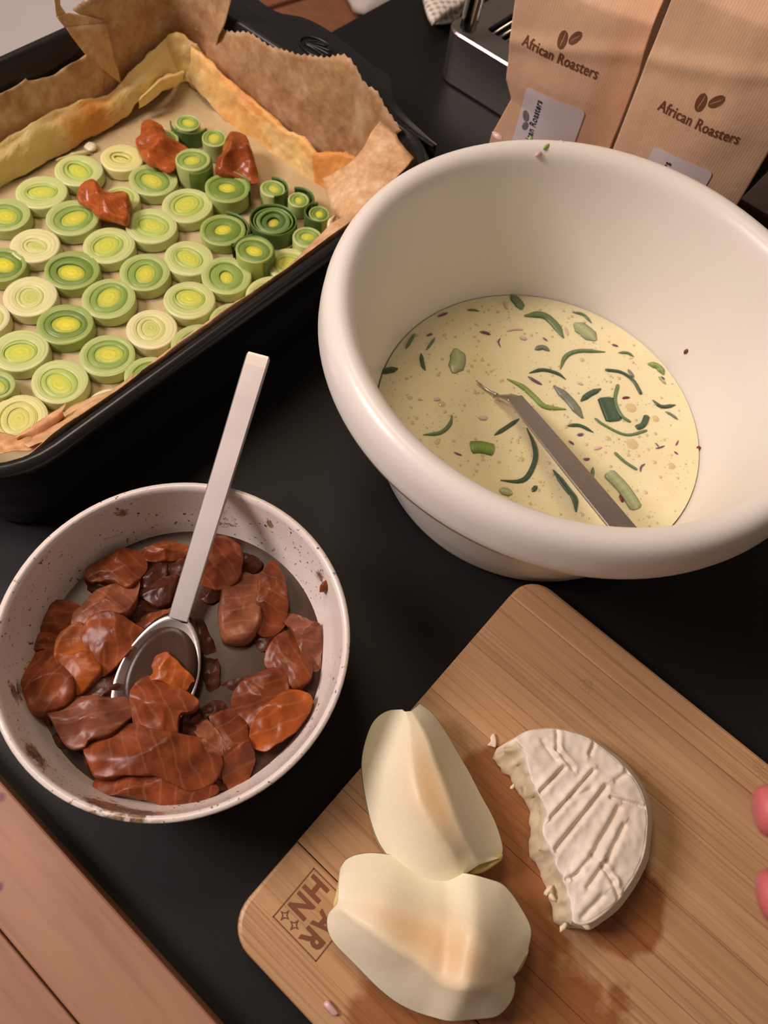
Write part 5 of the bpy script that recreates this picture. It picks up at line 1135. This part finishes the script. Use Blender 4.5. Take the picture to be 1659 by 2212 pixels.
# ------------------------------------------------------------------ coffee bags
def make_bag(p0, yaw, label, px_edges, top, crease, sticker, text, seed, beans):
    th = math.radians(yaw); X = Vector((math.cos(th), math.sin(th), 0)); Y = Vector((-math.sin(th), math.cos(th), 0)); p0 = Vector(p0)
    def loc(x, y):
        d = ray(x, y); q = CAM + d * ((p0 - CAM).dot(Y) / d.dot(Y)); return (q - p0).dot(X), q.z
    root = empty('coffee_bag', p0, th); tag(root, label, 'coffee bag', 'kraft coffee bags')
    el = sorted([(loc(*a)[1], loc(*a)[0], loc(*b)[0]) for a, b in px_edges])
    def edges(z):
        if z <= el[0][0]: return el[0][1], el[0][2]
        for a, b in zip(el, el[1:]):
            if z <= b[0]:
                t = (z - a[0]) / max(b[0] - a[0], 1e-6); return a[1] + (b[1] - a[1]) * t, a[2] + (b[2] - a[2]) * t
        return el[-1][1], el[-1][2]
    D = 0.050
    def front(s, z):
        l, r = edges(z); u = max(0, min(1, (s - l) / (r - l)))
        b = -0.007 * math.sin(PI * u) * max(0.0, min(1, (crease - z) / 0.06)) ** 0.6 * min(1, z / 0.02 + 0.3)
        if z > crease: b += (z - crease) * 0.85
        b += 0.0014 * noise.noise(Vector((s * 38, z * 24, seed)))
        b -= 0.0016 * math.exp(-((z - crease + 0.03 - 0.25 * (s - (l + r) / 2)) / 0.006) ** 2)
        return b
    nz, nf, ns = 130, 90, 10; V = []
    for i in range(nz):
        z = top * i / (nz - 1); l, r = edges(z); closing = max(0.0, (z - crease) / (top - crease))
        d = D * (1 - 0.92 * closing) ; row = []
        for j in range(nf): s = l + (r - l) * j / (nf - 1); row.append(Vector((s, front(s, z), z)))
        fr, fl0 = front(r, z), front(l, z); bk = max(fr, D * 0.6 + D * 0.4 * (1 - closing)) if closing else D
        for j in range(1, ns): t = j / ns; row.append(Vector((r - 0.008 * math.sin(PI * t) * (0.4 + closing), fr + (bk - fr) * t, z)))
        for j in range(nf): s = r + (l - r) * j / (nf - 1); row.append(Vector((s, bk, z)))
        for j in range(1, ns): t = j / ns; row.append(Vector((l + 0.008 * math.sin(PI * t) * (0.4 + closing), bk + (fl0 - bk) * t, z)))
        V += row
    n = nf * 2 + 2 * (ns - 1); F = grid_faces(nz, n, True); F.append(tuple(range(n - 1, -1, -1))); F.append(tuple(range((nz - 1) * n, nz * n)))
    child('body', V, F, M_KRAFT, root, local=True)
    def lay(VV, lift): return [Vector((v.x, front(v.x, v.z) - lift, v.z)) for v in VV]
    # printed name
    (ax, az), (bx, bz) = loc(*text[0]), loc(*text[1])
    def printed(s, w, origin, rot, mat, lift, bold, name='print', parent=root, clip=None):
        Vt, Ft = text_vf(s, 1.0, bold, 1.05); x0, x1 = min(v.x for v in Vt), max(v.x for v in Vt); k = w / (x1 - x0); c_, s_ = math.cos(rot), math.sin(rot); out = []
        for v in Vt: x, y = (v.x - x0) * k, v.y * k * 1.28; out.append(Vector((origin[0] + x * c_ - y * s_, 0, origin[1] + x * s_ + y * c_)))
        return child(name, lay(out, lift), Ft, mat, parent, local=True, smooth=False), k
    printed('African Roasters', math.hypot(bx - ax, bz - az), (ax, az), math.atan2(bz - az, bx - ax), M_PRINT, 0.0005, 0.014)
    def bean(c, a, b, rot, mat, lift, parent):
        Vb = []; Fb = []
        for sgn in (-1, 1):           # two halves with an s-shaped slit between
            o = len(Vb); m = 12
            for k in range(m + 1):
                t = -1 + 2 * k / m; y = t * b; slit = 0.16 * a * math.sin(t * 2.6) ; e = a * math.sqrt(max(0, 1 - t * t))
                xi = slit + sgn * 0.14 * a * (1 - abs(t) ** 4); xo = sgn * e
                if sgn * (xo - xi) < 0: xi = xo
                Vb.append((xi, y)); Vb.append((xo, y))
            Fb += [(o + 2 * k, o + 2 * k + 1, o + 2 * k + 3, o + 2 * k + 2)[::sgn] for k in range(m)]
        c_, s_ = math.cos(rot), math.sin(rot)
        return child('print', lay([Vector((c[0] + x * c_ - y * s_, 0, c[1] + x * s_ + y * c_)) for x, y in Vb], lift), Fb, mat, parent, local=True, smooth=False)
    for (x, y, a, b, rot) in beans: bean(loc(x, y), a, b, rot, M_PRINT, 0.0005, root)
    # sticker
    sx0, sx1, sz0, sz1, tpx, tw, tstart, sbeans = sticker
    Vs = []; nr_, nc_ = 60, 40; rr_ = 0.004
    for i in range(nr_):
        z = sz0 + (sz1 - sz0) * i / (nr_ - 1); e_ = max(0.0, rr_ - min(z - sz0, sz1 - z)); ins = rr_ - math.sqrt(max(0.0, rr_ * rr_ - e_ * e_))
        Vs += [Vector((sx0 + ins + (sx1 - sx0 - 2 * ins) * j / (nc_ - 1), 0, z)) for j in range(nc_)]
    Fs = grid_faces(nr_, nc_)
    st_ = child('sticker', lay(Vs, 0.0007), Fs, M_STICKER, root, local=True); st_['label'] = 'white paper sticker'
    Vt_o, k_ = printed('African Roasters', tw, (tpx, tstart), PI / 2, M_BLACKPRINT, 0.0012, 0.014, 'sticker_print', st_)
    for (x, z, a, b, rot) in sbeans: bean((x, z), a, b, rot, M_GREYPRINT, 0.0012, st_)
    return root, loc
def probe(p0, yaw, pts):
    th = math.radians(yaw); X = Vector((math.cos(th), math.sin(th), 0)); Y = Vector((-math.sin(th), math.cos(th), 0)); p0 = Vector(p0); out = []
    for x, y in pts:
        d = ray(x, y); q = CAM + d * ((p0 - CAM).dot(Y) / d.dot(Y)); out.append(((q - p0).dot(X), q.z))
    return out
PL, PR = (-0.287, 0.497, 0.0), (-0.183, 0.497, 0.0)
q = probe(PL, 14.5, [(1136, 194), (1270, 234), (1200, 200), (1178, 208), (1140, 245), (1140, 262)])
make_bag(PL, 14.5, 'left kraft coffee bag, showing most of its white sticker, by the steel drip tray', [((1040, 380), (1300, 400)), ((1062, 290), (1330, 300)), ((1104, 214), (1366, 200)), ((1093, 170), (1388, 148)), ((1100, 110), (1406, 100)), ((1106, 50), (1421, 58)), ((1113, 0), (1437, 0)), ((1122, -80), (1465, -85))],
         0.215, probe(PL, 14.5, [(1350, 32)])[0][1], (q[0][0] + 0.001, q[1][0], q[2][1] - 0.058, q[2][1], q[3][0] + 0.0005, 0.042, q[3][1] - 0.0415, [(q[4][0], q[4][1] + 0.001, 0.0026, 0.0042, 0.35), (q[5][0], q[5][1] - 0.0005, 0.0022, 0.0036, -0.3)]),
         ((1130, 90), (1293, 163)), 1.3, [(1220, 78, 0.0033, 0.0056, 0.06), (1247, 75, 0.0028, 0.0054, -0.62)])
q = probe(PR, 11.75, [(1410, 325), (1541, 372), (1470, 330), (1455, 338)])
make_bag(PR, 11.75, 'right kraft coffee bag, whose sticker hides almost wholly behind the mixing bowl', [((1290, 410), (1540, 530)), ((1333, 300), (1600, 430)), ((1390, 150), (1659, 330)), ((1450, 0), (1740, 180)), ((1490, -100), (1800, 60))],
         0.225, probe(PR, 11.75, [(1590, 25)])[0][1], (q[0][0], q[1][0], q[2][1] - 0.055, q[2][1] + 0.0012, q[3][0] + 0.0012, 0.042, q[3][1] - 0.042, []),
         ((1423, 229), (1597, 303)), 7.7, [(1520, 211, 0.0033, 0.0060, 0.04), (1554, 208, 0.0030, 0.0057, -0.66)])

# ------------------------------------------------------------------ espresso machine: drip tray, grille, steam wand, body
em = empty('espresso_machine', (-0.20, 0.72, 0)); tag(em, 'steel espresso machine with slotted drip tray and steam wand behind the coffee bags', 'espresso machine')
EX0, EX1, EY0, EY1, EZ = -0.392, -0.100, 0.589, 0.83, 0.047
out = round_rect(EX0, EX1, EY0, EY1, 0.016, 6); inn = round_rect(EX0 + 0.028, EX1 - 0.02, EY0 + 0.026, EY1 - 0.02, 0.004, 6)
rows = [[Vector((*p, 0.002)) for p in out], [Vector((*p, EZ - 0.0015)) for p in out], [Vector((p[0] * 0.99 + -0.246 * 0.01, p[1] * 0.99 + 0.71 * 0.01, EZ)) for p in out], [Vector((*p, EZ)) for p in inn], [Vector((*p, EZ - 0.004)) for p in inn]]
n = len(out); child('drip_tray', [v for r in rows for v in r], grid_faces(len(rows), n, True), M_STEEL, em, smooth=False)
child('tray_floor', *prism_vf(inn, 0.012, 0.016), M_DARK, em, smooth=False)
x = EX0 + 0.034
while x < EX1 - 0.024:
    child('slat', *tube_vf([Vector((x, EY0 + 0.0275, EZ - 0.003)), Vector((x, EY1 - 0.022, EZ - 0.003))], 0.0014, 8), M_CHROME, em); x += 0.0075
for y in (EY0 + 0.06, EY0 + 0.14): child('cross_rod', *tube_vf([Vector((EX0 + 0.03, y, EZ - 0.006)), Vector((EX1 - 0.022, y, EZ - 0.006))], 0.0013, 8), M_CHROME, em)
w0 = on_y(1009, 66, 0.592); w1 = on_y(1043, -60, 0.600)
wd_ = (w1 - w0); pts = [w0 + wd_ * t for t in (-0.02, 0.0, 0.05, 0.3, 1.0, 1.6)]
V, F = tube_vf(pts, [0.0030, 0.0062, 0.0075, 0.0078, 0.0080, 0.0080], 20); child('steam_wand', V, F, M_CHROME, em)
V, F = tube_vf([w0 - wd_ * 0.03, w0 - wd_ * 0.01], [0.002, 0.0035], 12); child('wand_tip', V, F, M_DARK, em)
child('housing', *box_vf(EX0 + 0.02, EX1 - 0.02, EY1, EY1 + 0.12, 0.0, 0.32, 0.006), M_STEEL, em, smooth=False)
top_ = w0 + wd_ * 1.58
child('wand_arm', *tube_vf(resample([top_, top_ + Vector((0.01, 0.10, 0.03)), Vector((top_.x + 0.03, EY1 + 0.02, top_.z + 0.03))], 12), 0.005, 12), M_CHROME, em)

bx = empty('storage_box', (0.03, 0.66, 0)); tag(bx, 'dark brown wooden box at the right picture edge, behind the mixing bowl', 'box')
M_BOX = speckled('dark_box_wood', rgb(62, 46, 36), rgb(80, 60, 48), 40, 0.5, 0.1, (1, 6, 6))
for k in range(3): child('front_board', *box_vf(-0.085, 0.145, 0.585, 0.597, 0.002 + 0.0165 * k, 0.0175 + 0.0165 * k, 0.0008), M_BOX, bx, smooth=False)
child('lid', *box_vf(-0.087, 0.147, 0.583, 0.737, 0.0515, 0.0560, 0.001), M_BOX, bx, smooth=False)
child('side_board', *box_vf(-0.085, -0.075, 0.5975, 0.735, 0.002, 0.051), M_BOX, bx, smooth=False); child('side_board', *box_vf(0.135, 0.145, 0.5975, 0.735, 0.002, 0.051), M_BOX, bx, smooth=False)
child('bottom_board', *box_vf(-0.085, 0.145, 0.5975, 0.735, 0.0, 0.002), M_BOX, bx, smooth=False)

# ------------------------------------------------------------------ checked cloth behind the tray
P = [at(x, y, 0.004) for x, y in ((932, 56), (954, 58), (985, 50), (1000, 30), (1060, -40), (1080, -120), (960, -140), (910, -60), (914, 0), (922, 30))]
V, F = lump_vf([(p.x, p.y) for p in P], 0.006, 0.004, p=5, amp=0.001, freq=50, under=0.9)
cl = empty('kitchen_towel', (P[8].x, P[8].y, 0)); tag(cl, 'cream checked kitchen towel folded on the table behind the drip tray', 'towel')
child('lower_fold', V, F, M_CLOTH, cl)
P = [at(x, y, 0.020) for x, y in ((934, 52), (950, 40), (972, 24), (1000, 10), (1060, -50), (1080, -120), (960, -140), (908, -60), (915, -4), (923, 28))]
V, F = lump_vf([(p.x, p.y) for p in P], 0.0185, 0.006, p=5, amp=0.0012, freq=50, under=0.8); child('upper_fold', V, F, M_CLOTH, cl)

# ------------------------------------------------------------------ hand reaching in from the right
def skin_mesh(name, chains, mat, label, cat, sub=2):
    """one continuous body grown over connected bones; each chain is a list of (point, radius), later chains root in an earlier vertex"""
    me = bpy.data.meshes.new(name); V = []; E_ = []; Rr = []
    for base, ch_ in chains:
        prev = base
        for p, r in ch_:
            V.append(tuple(p)); Rr.append(r)
            if prev is not None: E_.append((prev, len(V) - 1))
            prev = len(V) - 1
    c = Vector(V[0]); me.from_pydata([tuple(Vector(v) - c) for v in V], E_, []); me.update(); me.materials.append(mat)
    o = bpy.data.objects.new(name, me); COL.objects.link(o); o.location = c
    md = o.modifiers.new('skin', 'SKIN'); md.use_smooth_shade = True
    for i, r in enumerate(Rr): me.skin_vertices[0].data[i].radius = (r, r); me.skin_vertices[0].data[i].use_root = (i == 0)
    ss = o.modifiers.new('sub', 'SUBSURF'); ss.levels = sub; ss.render_levels = sub
    return tag(o, label, cat)
t1, t2 = CAM + ray(1622, 1750) * 0.240, CAM + ray(1630, 1934) * 0.242
gx = (RT * 0.97 + FW * 0.02 + UP * 0.06).normalized(); gy = (t1 - t2); gy = (gy - gx * gy.dot(gx)).normalized(); gz = gx.cross(gy)
if gz.dot(FW) > 0: gz = -gz                           # back of the hand towards the camera
wr = t1 + gx * 0.170 - gy * 0.030 + gz * 0.012
def hp(a, b, c): return wr - gx * a + gy * b + gz * c
ch1 = [(None, [(hp(-0.07, 0.0, 0.006), 0.027), (hp(0.0, 0, 0), 0.025), (hp(0.03, 0, 0), 0.030), (hp(0.065, 0, 0), 0.031)])]
def finger(knuckle, tip, lift, r):
    d = tip - knuckle; return (3, [(knuckle, r * 1.15), (knuckle + d * 0.45 + gz * lift, r * 1.05), (knuckle + d * 0.78 + gz * lift * 0.7, r), (tip - d * 0.07, r * 1.02), (tip, r * 0.8)])
ch1 += [finger(hp(0.088, 0.030, 0.004), t1, 0.012, 0.0092), finger(hp(0.090, 0.008, 0.006), t2, 0.013, 0.0092),
        finger(hp(0.086, -0.014, 0.004), t2 + gx * 0.022 - gy * 0.028, 0.016, 0.0086), finger(hp(0.078, -0.033, 0.0), t2 + gx * 0.048 - gy * 0.044, 0.016, 0.0076),
        (2, [(hp(0.048, 0.036, -0.006), 0.0135), (hp(0.080, 0.054, -0.020), 0.0112), (hp(0.106, 0.058, -0.030), 0.0092)])]
gp = SKIN_T.n('NewGeometry').outputs['Position']      # fingertips redder than the rest of the hand
tipm = SKIN_T.math('MAXIMUM', SKIN_T.near(gp, tuple(t1), 0.022, 0.03), SKIN_T.near(gp, tuple(t2), 0.022, 0.03))
SKIN_T.base(SKIN_T.mix(SKIN_T.math('MULTIPLY', tipm, 0.9), SKIN_C, rgb(194, 98, 100)))
skin_mesh('hand', ch1, M_SKIN, 'person with only two blurred pink fingertips reaching in above the cutting board', 'person')
